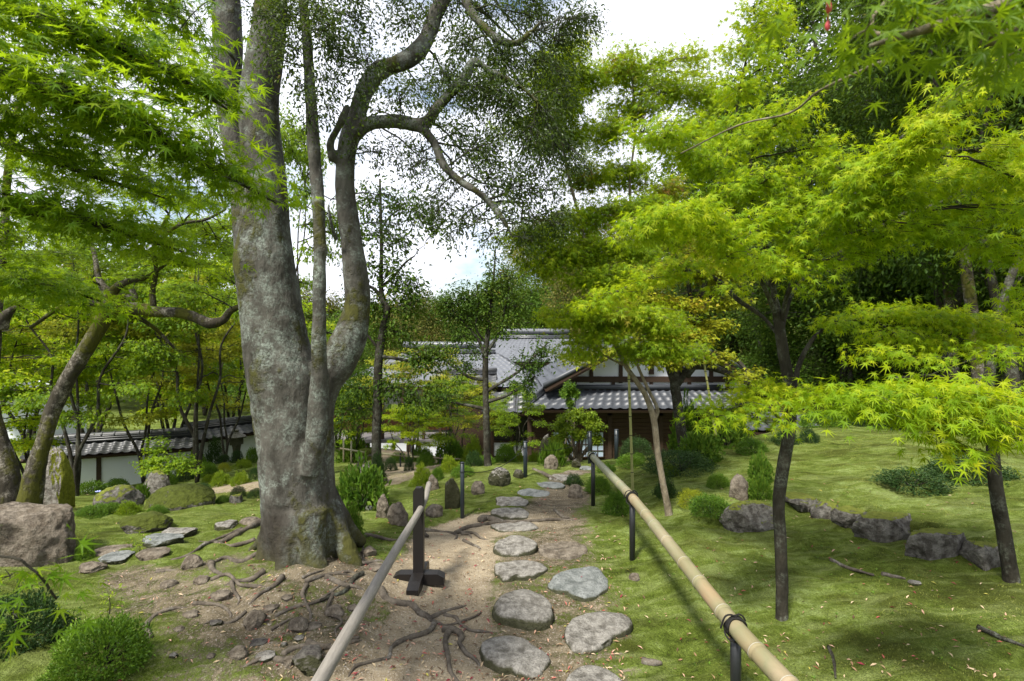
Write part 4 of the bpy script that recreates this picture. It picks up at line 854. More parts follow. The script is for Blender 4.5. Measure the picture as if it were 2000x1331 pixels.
# right foreground maple
MY = gb(1527, 1213)[1]; f = MY/3.1
rm = [
 [(1527,1232,MY,13.9),(1527,1195,MY,11.1),(1527,1130,MY,11.1),(1524,1050,MY,11.1),(1521,980,MY,10.7),(1530,910,MY,11.5),(1543,830,MY,10.7),(1540,750,MY,10.7),(1530,690,MY,10.2),(1520,625,MY,9.0),(1512,575,MY,5.7),(1503,520,MY-.05,5.3),(1490,460,MY-.1,4.1),(1470,380,MY-.1,3.3),(1465,300,MY,2.5)],
 [(1519,625,MY,4.9),(1492,560,MY-.1,4.1),(1462,515,MY-.2,4.5),(1430,480,MY-.35,4.1),(1390,450,MY-.5,3.7),(1330,425,MY-.7,2.9),(1275,440,MY-.85,2.0)],
 [(1504,560,MY,3.7),(1470,500,MY+.1,4.1),(1400,430,MY+.2,3.3),(1394,385,MY+.2,2.9),(1412,330,MY+.2,2.5),(1432,250,MY+.25,2.5),(1448,160,MY+.3,2.0),(1472,50,MY+.3,1.6)],
 [(1524,635,MY,4.5),(1540,570,MY-.1,3.9),(1575,500,MY-.2,4.1),(1625,440,MY-.3,3.7),(1690,355,MY-.45,3.3),(1760,270,MY-.6,2.9),(1850,205,MY-.75,2.5),(1945,130,MY-.9,1.6)],
 [(1526,650,MY,3.7),(1550,570,MY+.1,3.3),(1600,520,MY+.15,4.1),(1680,470,MY+.1,3.7),(1760,420,MY,3.3),(1850,390,MY-.1,2.9),(1980,300,MY-.3,2.0)],
 [(1524,660,MY,3.7),(1490,620,MY+.1,3.4),(1440,585,MY+.2,4.5),(1405,550,MY+.3,4.1),(1360,530,MY+.35,3.7),(1300,532,MY+.4,3.3),(1240,555,MY+.45,2.9),(1160,590,MY+.5,2.5)],
 [(1548,810,MY,4.9),(1553,770,MY,4.5),(1560,715,MY+.1,4.9),(1590,660,MY+.15,3.7),(1630,635,MY+.2,3.3),(1720,618,MY+.2,2.9),(1830,622,MY+.1,2.5),(1970,642,MY,1.6)],
 [(1400,430,MY+.2,2.9),(1380,380,MY+.1,2.5),(1340,320,MY,2.0),(1290,275,MY-.1,1.6)],
 [(1540,850,MY,3.3),(1515,810,MY-.1,2.9),(1470,790,MY-.2,2.5),(1420,800,MY-.3,1.6)],
 [(1620,445,MY-.3,3.3),(1660,430,MY-.4,2.5),(1720,330,MY-.6,2.0),(1790,300,MY-.7,1.6)],
]
rpads = PADS([
 (1290,430,2.35,60,16,14,24),(1340,415,2.4,55,16,12,24),(1390,440,2.6,60,18,14,24),(1260,455,2.35,35,12,6,20),(1430,470,2.6,50,18,12,22),
 (1300,270,2.95,60,26,14,22),(1350,300,3.,60,24,14,22),(1250,255,3.0,35,18,7,20),(1400,330,3.1,55,30,14,22),(1430,250,3.3,50,35,14,22),(1440,180,3.35,50,35,14,22),(1460,100,3.4,50,35,14,22),(1500,60,3.4,50,28,10,20),(1470,20,3.4,40,25,8,20),(1540,35,3.4,25,12,4,18),(1500,130,3.3,40,28,8,20),
 (1480,270,3.,60,28,14,22),(1530,230,2.9,50,22,10,22),(1560,200,2.85,30,16,5,18),(1430,380,3.,70,26,16,24),(1500,350,2.9,60,24,14,24),
 (1560,400,2.9,60,24,16,24),(1630,330,2.9,50,24,12,22),(1600,290,3.,45,20,8,20),(1500,430,2.8,60,22,14,24),(1580,470,2.8,60,20,14,24),(1650,420,2.6,60,22,16,24),
 (1700,360,2.5,60,24,16,24),(1760,310,2.4,55,24,14,24),(1810,260,2.3,50,20,12,22),(1860,215,2.3,45,18,9,22),(1910,170,2.25,40,20,7,20),(1935,125,2.2,22,12,3,14),(1740,400,2.6,70,20,16,24),
 (1820,370,2.7,60,20,14,24),(1880,340,2.7,60,20,14,24),(1960,310,2.5,50,20,12,22),(1990,350,2.4,50,20,10,22),(1900,410,2.7,60,16,10,22),(1980,420,2.5,50,14,8,22),(1700,470,2.7,70,16,12,24),(1800,450,2.8,70,18,14,24),(1880,460,2.6,60,14,8,22),
 (1650,510,2.9,60,14,8,20),(1560,520,2.8,50,16,9,22),(1490,520,2.7,50,16,8,22),(1420,510,2.7,40,14,6,20),(1600,560,2.8,40,12,4,16),
 (1340,520,3.4,70,18,12,22),(1270,545,3.5,70,16,12,22),(1200,575,3.6,60,14,10,22),(1150,600,3.6,40,12,6,20),(1420,565,3.3,50,12,5,18),
 (1640,630,3.3,60,14,8,20),(1730,610,3.3,70,14,12,22),(1820,620,3.2,80,16,16,24),(1910,630,3.1,70,16,14,24),(1980,660,3.,50,16,10,22),(1750,660,3.2,70,14,10,22),(1860,680,3.1,60,14,9,22),
 (1440,790,2.9,60,14,9,22),(1400,815,2.8,40,12,6,20),(1490,775,2.95,50,14,8,22),(1560,770,3.0,50,16,8,22),(1500,830,2.8,50,12,6,20),(1470,755,3.,40,12,5,20)], dens=1.5)
pxtree("maple_tree", "slender young maple with a lime-green crown, trunk rising from the lawn below the retaining stones", gb(1527, 1213), rm, rpads, 'maple_lime', 'bark_dark', T_M7, .040, 31, sides=14, lump=.05, leafkw=dict(droop=.6, curl=.5, twig_r=.0026))
# right-hand maple with the low spray
RY = gb(1975, 1138)[1]
rr_ = [[(1978,1160,RY,15.3),(1973,1120,RY,12.8),(1962,1050,RY,11.9),(1948,970,RY,11.5),(1940,900,RY,10.6),(1938,840,RY,10.2),(1930,760,RY,9.3),(1945,660,RY,7.6),(1975,540,RY,6.8),(2040,400,RY,5.1),(2100,200,RY,3.4)],
 [(1938,850,RY,6.0),(1915,815,RY-.5,5.1),(1870,790,RY-1.,4.7),(1790,780,RY-1.2,4.2),(1700,785,RY-1.35,3.4),(1640,800,RY-1.4,2.5)],
 [(1930,800,RY,5.1),(1900,760,RY-.3,4.2),(1830,735,RY-.6,3.4),(1740,740,RY-.8,2.5)],
 [(1960,620,RY,5.1),(2010,560,RY-.4,4.2),(2000,480,RY-.8,2.5)]]
p_ = PADS([(1625,790,2.0,34,7,5,14,.2),(1680,778,2.,50,8,9,14),(1740,772,2.,56,9,10,14),(1800,778,2.,56,9,10,14),(1860,770,2.,60,10,10,14),(1920,778,2.,60,12,10,14),(1985,785,2.,50,12,9,14),(1700,806,1.95,40,7,4,12,.2),(1790,812,1.95,44,7,5,12,.2),(1860,815,1.95,50,9,7,12,.2),(1930,825,1.95,50,10,8,14,.2),(1990,835,1.95,40,12,6,14,.2),(1880,850,1.95,40,7,3,12,.2),(1950,860,1.95,40,7,4,12,.2),(1895,890,1.93,28,6,3,12,.15),(1840,885,2.2,40,5,2,12,.2),
 (1720,690,2.7,50,6,4,16),(1800,700,2.7,50,6,4,16),(1995,690,2.5,40,10,5,16),(1940,480,2.7,60,12,8,16),(1990,500,2.6,50,14,8,16),(2050,300,2.6,60,40,10,14),(2050,600,2.6,60,40,10,14)], dens=2.1)
pxtree("maple_tree", "maple at the right edge whose low bright spray hangs over the lawn", gb(1975, 1138), rr_, p_, 'maple_lime', 'bark_dark', T_M7, .043, 32, sides=14, lump=.05, leafkw=dict(droop=.65, curl=.5, twig_r=.002))
# leaning maple in the middle, behind the bamboo rail
b = gb(1305, 1010); Y = b[1]
mm = [[(1308,1020,Y,8.2),(1304,990,Y,7.0),(1294,940,Y,6.1),(1284,880,Y,6.1),(1277,820,Y,6.1),(1262,775,Y,5.3),(1243,745,Y,4.9),(1222,715,Y,4.5),(1205,680,Y,4.1),(1188,640,Y,3.7),(1172,600,Y,3.7),(1160,540,Y,3.3),(1140,460,Y,2.9),(1115,360,Y,2.9),(1095,260,Y,2.5),(1085,150,Y,2.0)],
 [(1277,825,Y,3.7),(1284,800,Y,3.7),(1268,765,Y,3.3),(1254,735,Y,2.9),(1240,700,Y,2.5),(1225,650,Y+.2,2.0)],
 [(1222,715,Y,2.5),(1190,700,Y,1.8),(1160,680,Y-.1,1.6),(1140,640,Y-.1,1.5),(1125,600,Y-.2,1.2)],
 [(1188,640,Y,3.3),(1220,560,Y+.1,2.9),(1235,460,Y+.2,2.6),(1230,360,Y+.2,2.5),(1240,260,Y+.3,2.0),(1235,150,Y+.3,1.6)],
 [(1160,540,Y,2.5),(1100,500,Y,2.0),(1050,440,Y,1.6),(1020,410,Y,1.2)]]
p_ = PADS([(1170,610,4.6,60,14,12,26),(1110,630,4.7,50,12,8,24),(1230,620,4.8,60,14,12,26),(1300,640,4.9,60,14,12,26),(1190,660,4.7,60,12,9,24),(1260,680,4.9,60,12,9,24),(1330,690,5,50,12,7,24),(1120,690,4.8,50,12,7,24),
 (1160,545,4.9,60,18,12,24),(1230,560,5.,60,18,12,24),(1100,500,4.9,60,20,12,24),(1050,520,4.9,45,20,8,22),(1170,480,5.,60,22,13,24),(1240,490,5.1,60,22,12,24),(1040,450,4.9,45,22,10,24),(1100,430,5.,60,24,12,24),(1190,410,5.1,60,24,12,24),(1260,400,5.2,60,24,12,24),
 (1160,350,5.2,60,26,13,24),(1230,330,5.3,60,26,13,24),(1310,370,5.4,60,26,12,24),(1030,230,5.,40,20,6,22),(1070,240,5.1,50,26,10,24),(1120,260,5.2,60,28,13,24),(1190,250,5.3,60,30,13,24),(1250,210,5.4,60,30,13,24),(1320,180,5.5,60,34,13,24),(1390,180,5.5,50,34,10,24),
 (1060,170,5.,40,28,9,24),(1090,110,5.1,45,30,10,24),(1130,80,5.1,40,24,7,22),(1150,160,5.2,60,32,13,24),(1210,140,5.3,50,30,10,24),(1215,100,5.3,35,18,5,20),(1290,120,5.5,40,24,7,22),(1360,110,5.5,40,26,7,22),(1100,190,5.1,50,30,12,24),(1350,250,5.5,50,30,10,22),(1340,450,5.4,60,26,10,22)], dens=2.6)
pxtree("maple_tree", "tall maple with a crooked leaning pale trunk beside the bamboo stake, leaf tips reddish", b, mm, p_, 'maple_red', 'bark_pale', T_M5, .050, 33, double=1, sides=12, lump=.06, leafkw=dict(droop=.5, curl=.55, twig_r=.003))
# tangle of dark-trunked maple behind it
Y = 8.6; b = np.array((P(1325, 840, Y)[0], Y, 0)); b[2] = g1(b[0], Y)
mm = [[(1340,900,Y,12),(1330,840,Y,10),(1322,780,Y,10),(1318,740,Y,9),(1325,690,Y,7),(1345,630,Y,6),(1375,560,Y,5),(1390,500,Y,4)],
 [(1322,760,Y,8),(1305,720,Y,5),(1290,660,Y,4.5),(1275,580,Y,3.5),(1270,520,Y,3)],
 [(1322,750,Y,8),(1345,720,Y,7),(1375,715,Y,8),(1410,725,Y,6),(1440,740,Y,5),(1475,755,Y,3)],
 [(1340,735,Y,7),(1370,700,Y,7),(1400,690,Y,5),(1440,705,Y,4),(1470,740,Y-.1,3)],
 [(1330,700,Y,5),(1360,640,Y,5),(1345,560,Y,4),(1350,500,Y,3)],[(1360,620,Y,4),(1400,560,Y,4),(1420,500,Y,3)]]
p_ = PADS([(1280,540,8.3,60,16,12,26),(1340,520,8.4,60,18,12,26),(1400,530,8.5,60,18,10,26),(1260,590,8.2,50,14,10,26),(1330,600,8.3,60,16,10,26),(1290,650,8.1,60,14,12,26),(1350,660,8.2,60,14,10,26),(1250,700,8,50,12,8,26),(1310,700,8.,50,12,7,26),(1400,640,8.4,50,14,6,24),(1420,590,8.6,50,16,6,24),(1230,650,8.,40,14,8,26),(1380,470,8.8,60,22,10,24),(1300,470,8.8,60,22,10,24),(1450,740,8.2,30,8,3,20),(1130,700,8,40,8,4,26),(1190,690,8,40,8,4,26),(1400,695,8.2,40,8,3,26)], dens=2.4)
pxtree("maple_tree", "dark-trunked maple with several crooked stems standing against the tiled roof", b, mm, p_, 'maple_orange', 'bark_dark', T_M3, .066, 34, double=1, sides=10, lump=.08, leafkw=dict(droop=.2, curl=.35, twig_r=.005))
# thin dark evergreen left of centre
b = gb(737, 935); Y = b[1]
mm = [[(739,945,Y,11),(736,900,Y,9.5),(735,850,Y,9),(737,800,Y,9),(738,740,Y,8.5),(741,690,Y,8),(747,650,Y,7.5),(756,608,Y,7),(748,588,Y,6),(744,560,Y,4.5),(745,500,Y,3.5),(744,430,Y,3),(742,350,Y,2)],
 [(752,600,Y,4),(738,572,Y,3.5),(722,560,Y,3),(700,555,Y,2)],[(745,560,Y,3),(770,540,Y,2.5),(790,515,Y,2),(810,500,Y,1.5)],[(740,696,Y,4),(770,700,Y,3.2),(800,706,Y,3),(824,710,Y,2.5)],[(737,770,Y,3),(770,755,Y,2.5),(800,770,Y,2),(818,790,Y,1.5)],[(738,680,Y,3),(722,660,Y,2.5),(705,640,Y,2)],[(744,450,Y,2),(765,420,Y,1.8),(800,400,Y,1.5)]]
p_ = PADS([(720,390,Y,50,34,8,18),(790,400,Y,50,34,9,18),(830,430,Y,50,26,8,18),(720,460,Y,50,30,8,18),(780,470,Y,50,30,8,18),(700,520,Y,50,24,8,18),(760,530,Y,40,24,8,18),(800,560,Y,50,24,10,20),(740,600,Y,50,24,9,20),(800,600,Y,50,24,8,20),(690,640,Y,40,20,6,18),(780,650,Y,50,22,8,20),(830,700,Y,50,20,9,20),(700,760,Y,40,20,8,20),(770,760,Y,50,20,8,20),(820,780,Y,50,20,8,20),(680,800,Y,30,24,6,20),(690,590,Y,30,20,5,18),(860,440,Y,30,20,4,16)], dens=3.)
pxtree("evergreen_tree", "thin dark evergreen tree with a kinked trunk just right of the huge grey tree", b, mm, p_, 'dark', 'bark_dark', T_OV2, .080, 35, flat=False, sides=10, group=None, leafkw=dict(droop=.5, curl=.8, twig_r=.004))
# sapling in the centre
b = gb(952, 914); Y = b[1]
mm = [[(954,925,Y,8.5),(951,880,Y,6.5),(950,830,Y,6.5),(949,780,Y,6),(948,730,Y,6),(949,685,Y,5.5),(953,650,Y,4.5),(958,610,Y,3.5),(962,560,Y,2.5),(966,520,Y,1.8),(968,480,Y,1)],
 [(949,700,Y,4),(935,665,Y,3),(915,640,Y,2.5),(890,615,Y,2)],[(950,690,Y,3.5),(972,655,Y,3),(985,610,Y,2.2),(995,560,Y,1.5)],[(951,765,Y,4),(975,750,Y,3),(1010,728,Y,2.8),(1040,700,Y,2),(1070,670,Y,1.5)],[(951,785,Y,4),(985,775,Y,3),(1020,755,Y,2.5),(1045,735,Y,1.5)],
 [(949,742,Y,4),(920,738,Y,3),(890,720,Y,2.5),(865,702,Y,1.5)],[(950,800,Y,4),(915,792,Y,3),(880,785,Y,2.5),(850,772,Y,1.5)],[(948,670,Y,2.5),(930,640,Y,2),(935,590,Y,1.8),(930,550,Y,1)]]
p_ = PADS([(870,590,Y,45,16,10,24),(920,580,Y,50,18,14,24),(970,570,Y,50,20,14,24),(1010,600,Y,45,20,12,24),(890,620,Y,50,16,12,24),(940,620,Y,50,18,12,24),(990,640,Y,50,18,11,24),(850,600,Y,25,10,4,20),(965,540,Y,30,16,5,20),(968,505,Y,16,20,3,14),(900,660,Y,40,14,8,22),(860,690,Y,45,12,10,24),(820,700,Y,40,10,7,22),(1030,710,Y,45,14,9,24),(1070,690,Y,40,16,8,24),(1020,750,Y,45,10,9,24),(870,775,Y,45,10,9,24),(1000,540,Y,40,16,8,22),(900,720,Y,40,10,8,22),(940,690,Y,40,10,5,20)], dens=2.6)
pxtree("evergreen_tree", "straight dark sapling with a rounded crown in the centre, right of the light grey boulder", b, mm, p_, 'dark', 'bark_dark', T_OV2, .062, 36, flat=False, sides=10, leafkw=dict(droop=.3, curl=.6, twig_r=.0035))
# old leaning maple at the left
Y = 5.6; b = P(50, 1000, Y); b[2] = g1(b[0], Y)
mm = [[(16,1010,Y,26.8),(18,975,Y,22.5),(14,930,Y,19.9),(4,885,Y,16.4),(-9,830,Y,13.0),(-18,770,Y,10.4),(-10,700,Y,8.6),(-6,620,Y,7.8),(0,540,Y,7.4),(8,470,Y,7.4),(10,420,Y,6.9),(16,330,Y,6.1),(36,200,Y,4.3)],
 [(50,1010,Y-.1,22.9),(62,960,Y-.1,18.9),(72,905,Y-.08,15.5),(86,860,Y-.05,13.4),(104,800,Y,13.4),(130,745,Y,13.4),(158,700,Y,13.4),(182,660,Y,13.4),(203,622,Y,13.4),(212,598,Y,14.8),(210,575,Y,9.4),(193,545,Y,5.4),(185,500,Y,4.0),(170,440,Y,3.4)],
 [(210,600,Y,18),(240,603,Y,13),(272,603,Y,12),(310,610,Y,10.5),(350,611,Y,10),(385,622,Y,10),(410,632,Y,10),(436,625,Y,8),(450,608,Y,6),(475,597,Y,5),(510,590,Y,3)],
 [(213,585,Y,12),(228,562,Y,8),(250,550,Y,6),(282,544,Y,4),(320,520,Y,3)],[(216,590,Y,10),(240,580,Y,7),(262,582,Y,6),(258,566,Y,5)],[(300,600,Y,6),(298,570,Y,5),(305,530,Y,4),(300,480,Y,3),(330,420,Y,3)],
 [(-2,640,Y,14),(8,620,Y,10),(30,600,Y,4)],[(205,600,Y,8),(170,590,Y+.3,5),(120,600,Y+.5,4),(60,640,Y+.6,3)],[(300,480,Y,3),(350,440,Y,3),(400,430,Y+.2,2.5),(440,410,Y+.3,2)],[(250,610,Y,5),(300,640,Y+.3,3.5),(340,680,Y+.5,2.5)]]
pl = []
rr2 = random.Random(44)
for (x, y, n) in ((60,330,14),(130,360,14),(200,380,14),(270,380,14),(340,390,14),(400,400,12),(100,440,14),(170,470,12),(240,450,14),(320,450,14),(390,460,12),(440,450,8),(60,500,12),(340,510,12),(400,520,10),(440,530,6),(90,540,10),(250,500,10),(150,310,12),(250,310,12),(340,320,12),(420,330,10),(60,250,12),(160,240,12),(260,230,12),(350,200,10),(410,240,8),(380,140,8),(300,130,10),(200,140,10),(90,150,10),(460,480,4),(40,420,12),(60,545,12),(130,560,12),(200,520,12),(280,540,12),(350,560,10),(410,480,10),(440,500,8),(380,440,10),(300,500,12),(230,560,8),(120,500,12),(20,590,10),(440,350,8),(430,180,8),(380,90,8),(320,60,8)):
    pl.append((x, y, 5.4+rr2.uniform(-.6, 1.4), 62, 13, n, 26))
pxtree("maple_tree", "old leaning maple with lichen-patched bark behind the big brown block", b, mm, PADS(pl, dens=2.6), 'maple_green', 'bark_old', T_M5, .036, 37, sides=22, lump=.07, leafkw=dict(droop=.2, curl=.35, twig_r=.003), twigbark='bark_dark')
# near left maple: its trunk stands outside the frame, its long sprays cross the corner
tx, ty = -3.1, 1.1; bz = g1(tx, ty)
def Wp(x, y, z): return (1000+x*1000/y, 665.5-(z-E)*1000/y, y)
def pth(pts): return [(*(Wp(*p[:3]) if p[-1] == 'w' else p[:3]), p[3]) for p in pts]
T0 = [(tx, ty, bz-.1), (tx+.05, ty, bz+1.), (tx+.1, ty+.05, bz+2.2), (tx+.2, ty+.1, bz+3.2), (tx+.3, ty, bz+4.3)]
paths = [(np.array(T0), np.array([.13, .11, .09, .06, .03]))]
def arm(k, pts, r0): a = T0[k]; pp = np.array([a]+[P(*q) for q in pts]); paths.append((pp, np.linspace(r0, .003, len(pp))))
arm(2, [(-200,-30,1.7),(130,55,1.6),(260,105,1.6),(400,185,1.75),(445,215,1.8)], .035)
arm(2, [(-300,90,1.5),(0,150,1.45),(150,190,1.45),(280,250,1.55),(400,320,1.7),(540,398,1.9)], .04)
arm(1, [(-300,330,1.7),(0,400,1.7),(120,420,1.75),(240,455,1.85),(380,500,2.1)], .035)
arm(2, [(-200,230,1.8),(60,300,1.9),(200,350,2.0),(330,390,2.2)], .03)
arm(1, [(-400,560,1.8),(-40,545,2.),(100,560,2.1),(200,590,2.2)], .025)
arm(0, [(-500,1090,1.4),(-40,1085,1.25),(60,1110,1.25),(110,1170,1.3)], .0028)
arm(3, [(-300,-300,1.8),(100,-200,1.8),(300,-80,1.9),(420,0,2.)], .03)
pads = PADS([(60,40,1.55,90,36,16,10),(160,70,1.55,80,30,14,10),(250,90,1.6,70,30,12,10),(330,140,1.65,60,26,10,10),(400,180,1.75,50,24,8,10),(440,205,1.8,30,18,3,8),
 (30,130,1.45,80,30,14,10),(120,180,1.45,80,30,14,10),(210,220,1.5,80,30,14,10),(300,260,1.55,70,26,12,10),(370,300,1.65,60,24,10,10),(430,330,1.75,50,22,8,10),(480,365,1.8,40,18,6,8),(525,390,1.88,22,10,3,6),
 (30,230,1.7,80,30,12,10),(130,260,1.8,80,28,12,10),(60,300,1.9,80,26,12,10),(170,330,1.95,70,24,12,10),(270,350,2.05,70,22,10,10),(350,380,2.2,60,20,8,10),
 (40,390,1.7,80,24,12,10),(130,420,1.75,70,22,11,10),(220,440,1.8,70,20,10,10),(310,470,1.95,60,18,8,10),(370,495,2.1,40,14,4,8),
 (40,550,2.,80,16,12,12),(130,570,2.1,70,14,10,12),(190,600,2.2,50,12,5,10),(-30,470,1.8,60,30,8,10),
 (5,1045,1.25,30,10,1,5,.06),(20,1125,1.25,34,12,2,5,.06),(75,1140,1.27,24,10,1,5,.06),(25,1200,1.3,28,10,2,5,.06),
 (60,-60,1.7,100,30,14,10),(200,-40,1.8,90,30,14,10),(320,10,1.9,60,30,10,10),(350,60,1.9,50,24,7,10),(-60,30,1.6,60,50,10,10),(-60,170,1.6,60,50,10,10)], dens=2.6)
make_tree("maple_tree", "near maple whose big-leaved sprays reach in from the left edge across the grey trunk", "tree", T0[0], paths, pads, 'maple_near', 'bark_dark', T_M7, .042, 38, sides=12, leafkw=dict(droop=.35, curl=.4, twig_r=.0016, limbr=.45))
# near right maple above the camera
tx, ty = 2.3, -.6; bz = g1(tx, ty); T0 = [(tx, ty, bz-.1), (tx-.05, ty, bz+1.2), (tx-.1, ty+.1, bz+2.4), (tx-.3, ty+.3, bz+3.1)]
paths = [(np.array(T0), np.array([.09, .075, .06, .03]))]
arm(3, [(2150,-60,.95),(1960,10,.9),(1800,60,.86),(1700,90,.84)], .02)
arm(3, [(1900,-150,.95),(1760,90,1.),(1700,130,1.15),(1600,178,1.4),(1540,222,1.6),(1440,246,2.),(1330,300,2.4)], .004)
pads = PADS([(1690,60,.84,24,14,3,4,.07),(1780,40,.85,50,18,5,4,.07),(1870,50,.87,50,20,5,4,.07),(1960,40,.88,50,22,5,4,.07),(1720,0,.86,40,16,3,4,.07),(1850,-5,.86,60,16,5,4,.07),(1980,-10,.9,50,20,4,4,.07),(1990,100,.9,14,10,1,4,.05),(2060,80,.9,50,50,8,5)], dens=1.8)
make_tree("maple_tree", "near maple whose large dark leaves hang into the top right corner", "tree", T0[0], paths, pads, 'maple_green', 'bark_pale', T_M7, .043, 39, sides=10, leafkw=dict(droop=.9, curl=.4, twig_r=.0012, limbr=.4))
tag(MB().tube([P(1618,2,.82), P(1619,18,.82), P(1617,26,.82)], [.003,.0045,.002], 8).tube([P(1617,42,.82), P(1616,52,.82), P(1617,60,.82)], [.002,.004,.002], 8).tube([P(1619,-60,.82), P(1618,0,.82), P(1617,50,.82)], .0006, 5).build("maple_key", M['flower'], None), "pink maple keys hanging at the top before the dark foliage", "seed key")

# ------------------------------------------------------------------ background trees: a few models, then copies
def model_tree(kind, seed, leaf, bark, T, ls, H, R, npad, nt, nl, stems, flat=True, zlo=.3, padr=(.8, .14), name="tree"):
    r = np.random.default_rng(seed); paths = []; pads = []
    for k in range(stems):
        a = 2*math.pi*(k+r.uniform(-.3, .3))/stems; rr = R*r.uniform(.25, .7) if stems > 1 else R*.1
        top = np.array((math.cos(a)*rr, math.sin(a)*rr, H*r.uniform(.75, .97))); p = []
        for t in np.linspace(0, 1, 7):
            q = top*np.array((t**1.3, t**1.3, t)); q[:2] += r.normal(0, .05*H*.3, 2)*(t > 0)*(t < 1); p.append(q)
        w = .012*H*(1.6 if stems == 1 else .85); paths.append((np.array(p), np.linspace(w, w*.2, 7)))
    for k in range(npad):
        if kind == 'layer':
            z = zlo+(1-zlo)*r.random()**.8; a = r.uniform(0, 2*math.pi); prof = math.sin(math.pi*min(1, (1-(z-zlo)/(1-zlo))*.62+.12)); rr = R*prof*r.uniform(.35, 1)
        else:
            z = zlo+(1-zlo)*r.random(); a = r.uniform(0, 2*math.pi); prof = math.sqrt(max(.03, 1-((z-zlo)/(1-zlo)*1.75-.75)**2)) if z > zlo else 1; rr = R*prof*r.uniform(.45, 1)
        pr = padr[0]*r.uniform(.7, 1.25); pads.append((np.array((math.cos(a)*rr, math.sin(a)*rr, z*H)), (pr, pr, padr[1]*r.uniform(.7, 1.3)), nt, nl))
    return make_tree(name, "x", "tree", (0, 0, 0), paths, pads, leaf, bark, T, ls, seed, flat=flat, sides=8, lump=.1, leafkw=dict(droop=.25, curl=.4 if flat else .7, twig_r=.006, jit=1. if flat else 1.6))[0]
MA = model_tree('layer', 61, 'maple_green', 'bark_dark', T_M3, .062, 4.2, 2.2, 46, 9, 38, 4, name="maple_tree", padr=(.62, .07))
MBt = model_tree('layer', 62, 'maple_orange', 'bark_dark', T_M3, .062, 3.9, 2.1, 46, 9, 38, 3, name="maple_tree", padr=(.6, .07))
MC = model_tree('layer', 63, 'maple_lime', 'bark_dark', T_M3, .062, 3.6, 2.0, 44, 9, 38, 4, name="maple_tree", padr=(.6, .07))
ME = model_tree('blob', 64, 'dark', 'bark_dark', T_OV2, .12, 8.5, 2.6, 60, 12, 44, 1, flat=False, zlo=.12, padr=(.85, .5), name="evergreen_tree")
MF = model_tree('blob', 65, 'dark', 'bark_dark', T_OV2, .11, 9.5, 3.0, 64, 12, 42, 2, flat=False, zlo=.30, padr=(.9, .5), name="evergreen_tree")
MG = model_tree('blob', 66, 'mid', 'bark_dark', T_OV2, .12, 7.0, 2.6, 56, 12, 42, 3, flat=False, zlo=.15, padr=(.8, .45), name="broadleaf_tree")
MO = model_tree('blob', 67, 'olive', 'bark_dark', T_OV2, .12, 7.5, 2.6, 56, 12, 42, 2, flat=False, zlo=.15, padr=(.8, .42), name="broadleaf_tree")
FIRST = set()
def put(model, px, Y, H0, label, rz, sx=1., sz=1., group=None, cat=None, dz=0, dx=0):
    x = (px-1000)*Y/1000; loc = (x, Y, g1(x, Y)+dz)
    if model.name not in FIRST:
        FIRST.add(model.name); model['label'] = label; model.location = loc; model.rotation_euler = (0, 0, rz); model.scale = (sx, sx, sz)
        if group: model['group'] = group
        elif 'group' in model.keys(): del model['group']
        return model
    return dup(model, loc, rz, (sx, sx, sz), label, group, cat)
GL = "maples in the lower garden at the left"
for a in [
 (MA,150,10.5,0,"green maple with thin dark stems before the left end of the white wall",.3,.95,1.3),
 (MBt,280,12.5,0,"yellowish layered maple standing against the middle of the white wall",1.2,.95,1.38),
 (MC,60,12.,0,"light green maple behind the leaning old trunk",2.2,1.,1.05),
 (MA,385,11.5,0,"dense layered green maple left of the huge grey trunk",3.4,1.,1.4),
 (MBt,440,14.5,0,"orange-tinged maple whose low tips touch the tiled wall roof",4.1,.9,1.2),
 (MC,330,16.5,0,"bright yellow-green maple rising beyond the tiled wall roof",5.,1.7,1.95),
 (MA,180,17.5,0,"tall green maple beyond the wall behind the leaning trunk",.9,1.8,2.2),
 (MBt,60,18.5,0,"tall golden maple beyond the wall at the far left",1.7,1.8,2.2),
 (MC,460,19.,0,"tall lime maple beyond the wall next to the huge grey trunk",2.9,1.7,2.1),
 (MA,565,9.6,0,"tall green maple seen between the huge trunk and its thin stem",2.5,.75,1.62),
 (MC,-40,11.,0,"light maple cut off by the left edge of the picture",3.9,1.2,1.2)]:
    put(*a[:5], a[5], a[6], a[7], GL)
GC = "trees between the house roofs and the garden"
for a in [
 (MBt,810,14.,0,"golden-tipped maple below the pale roofs, right of the thin evergreen",.5,.78,.80),
 (MG,660,16.,0,"green broadleaf tree just right of the huge grey trunk",1.,.55,.50),
 (MA,880,11.5,0,"low spreading green maple left of the straight sapling",1.9,.55,.46),
 (MC,800,10.8,0,"low bright maple over the bamboo fence",3.,.45,.36),
 (MA,1010,13.2,0,"layered green maple in front of the dark doorway",2.6,.42,.55),
 (MC,690,12.2,0,"low fresh-green maple between the huge trunk and the thin evergreen",4.4,.5,.48),
 (MBt,900,15.3,0,"ochre maple standing before the small tiled roof",5.4,.62,.72)]:
    put(*a[:5], a[5], a[6], a[7], GC)
GB = "tall trees beyond the house"
k = 0
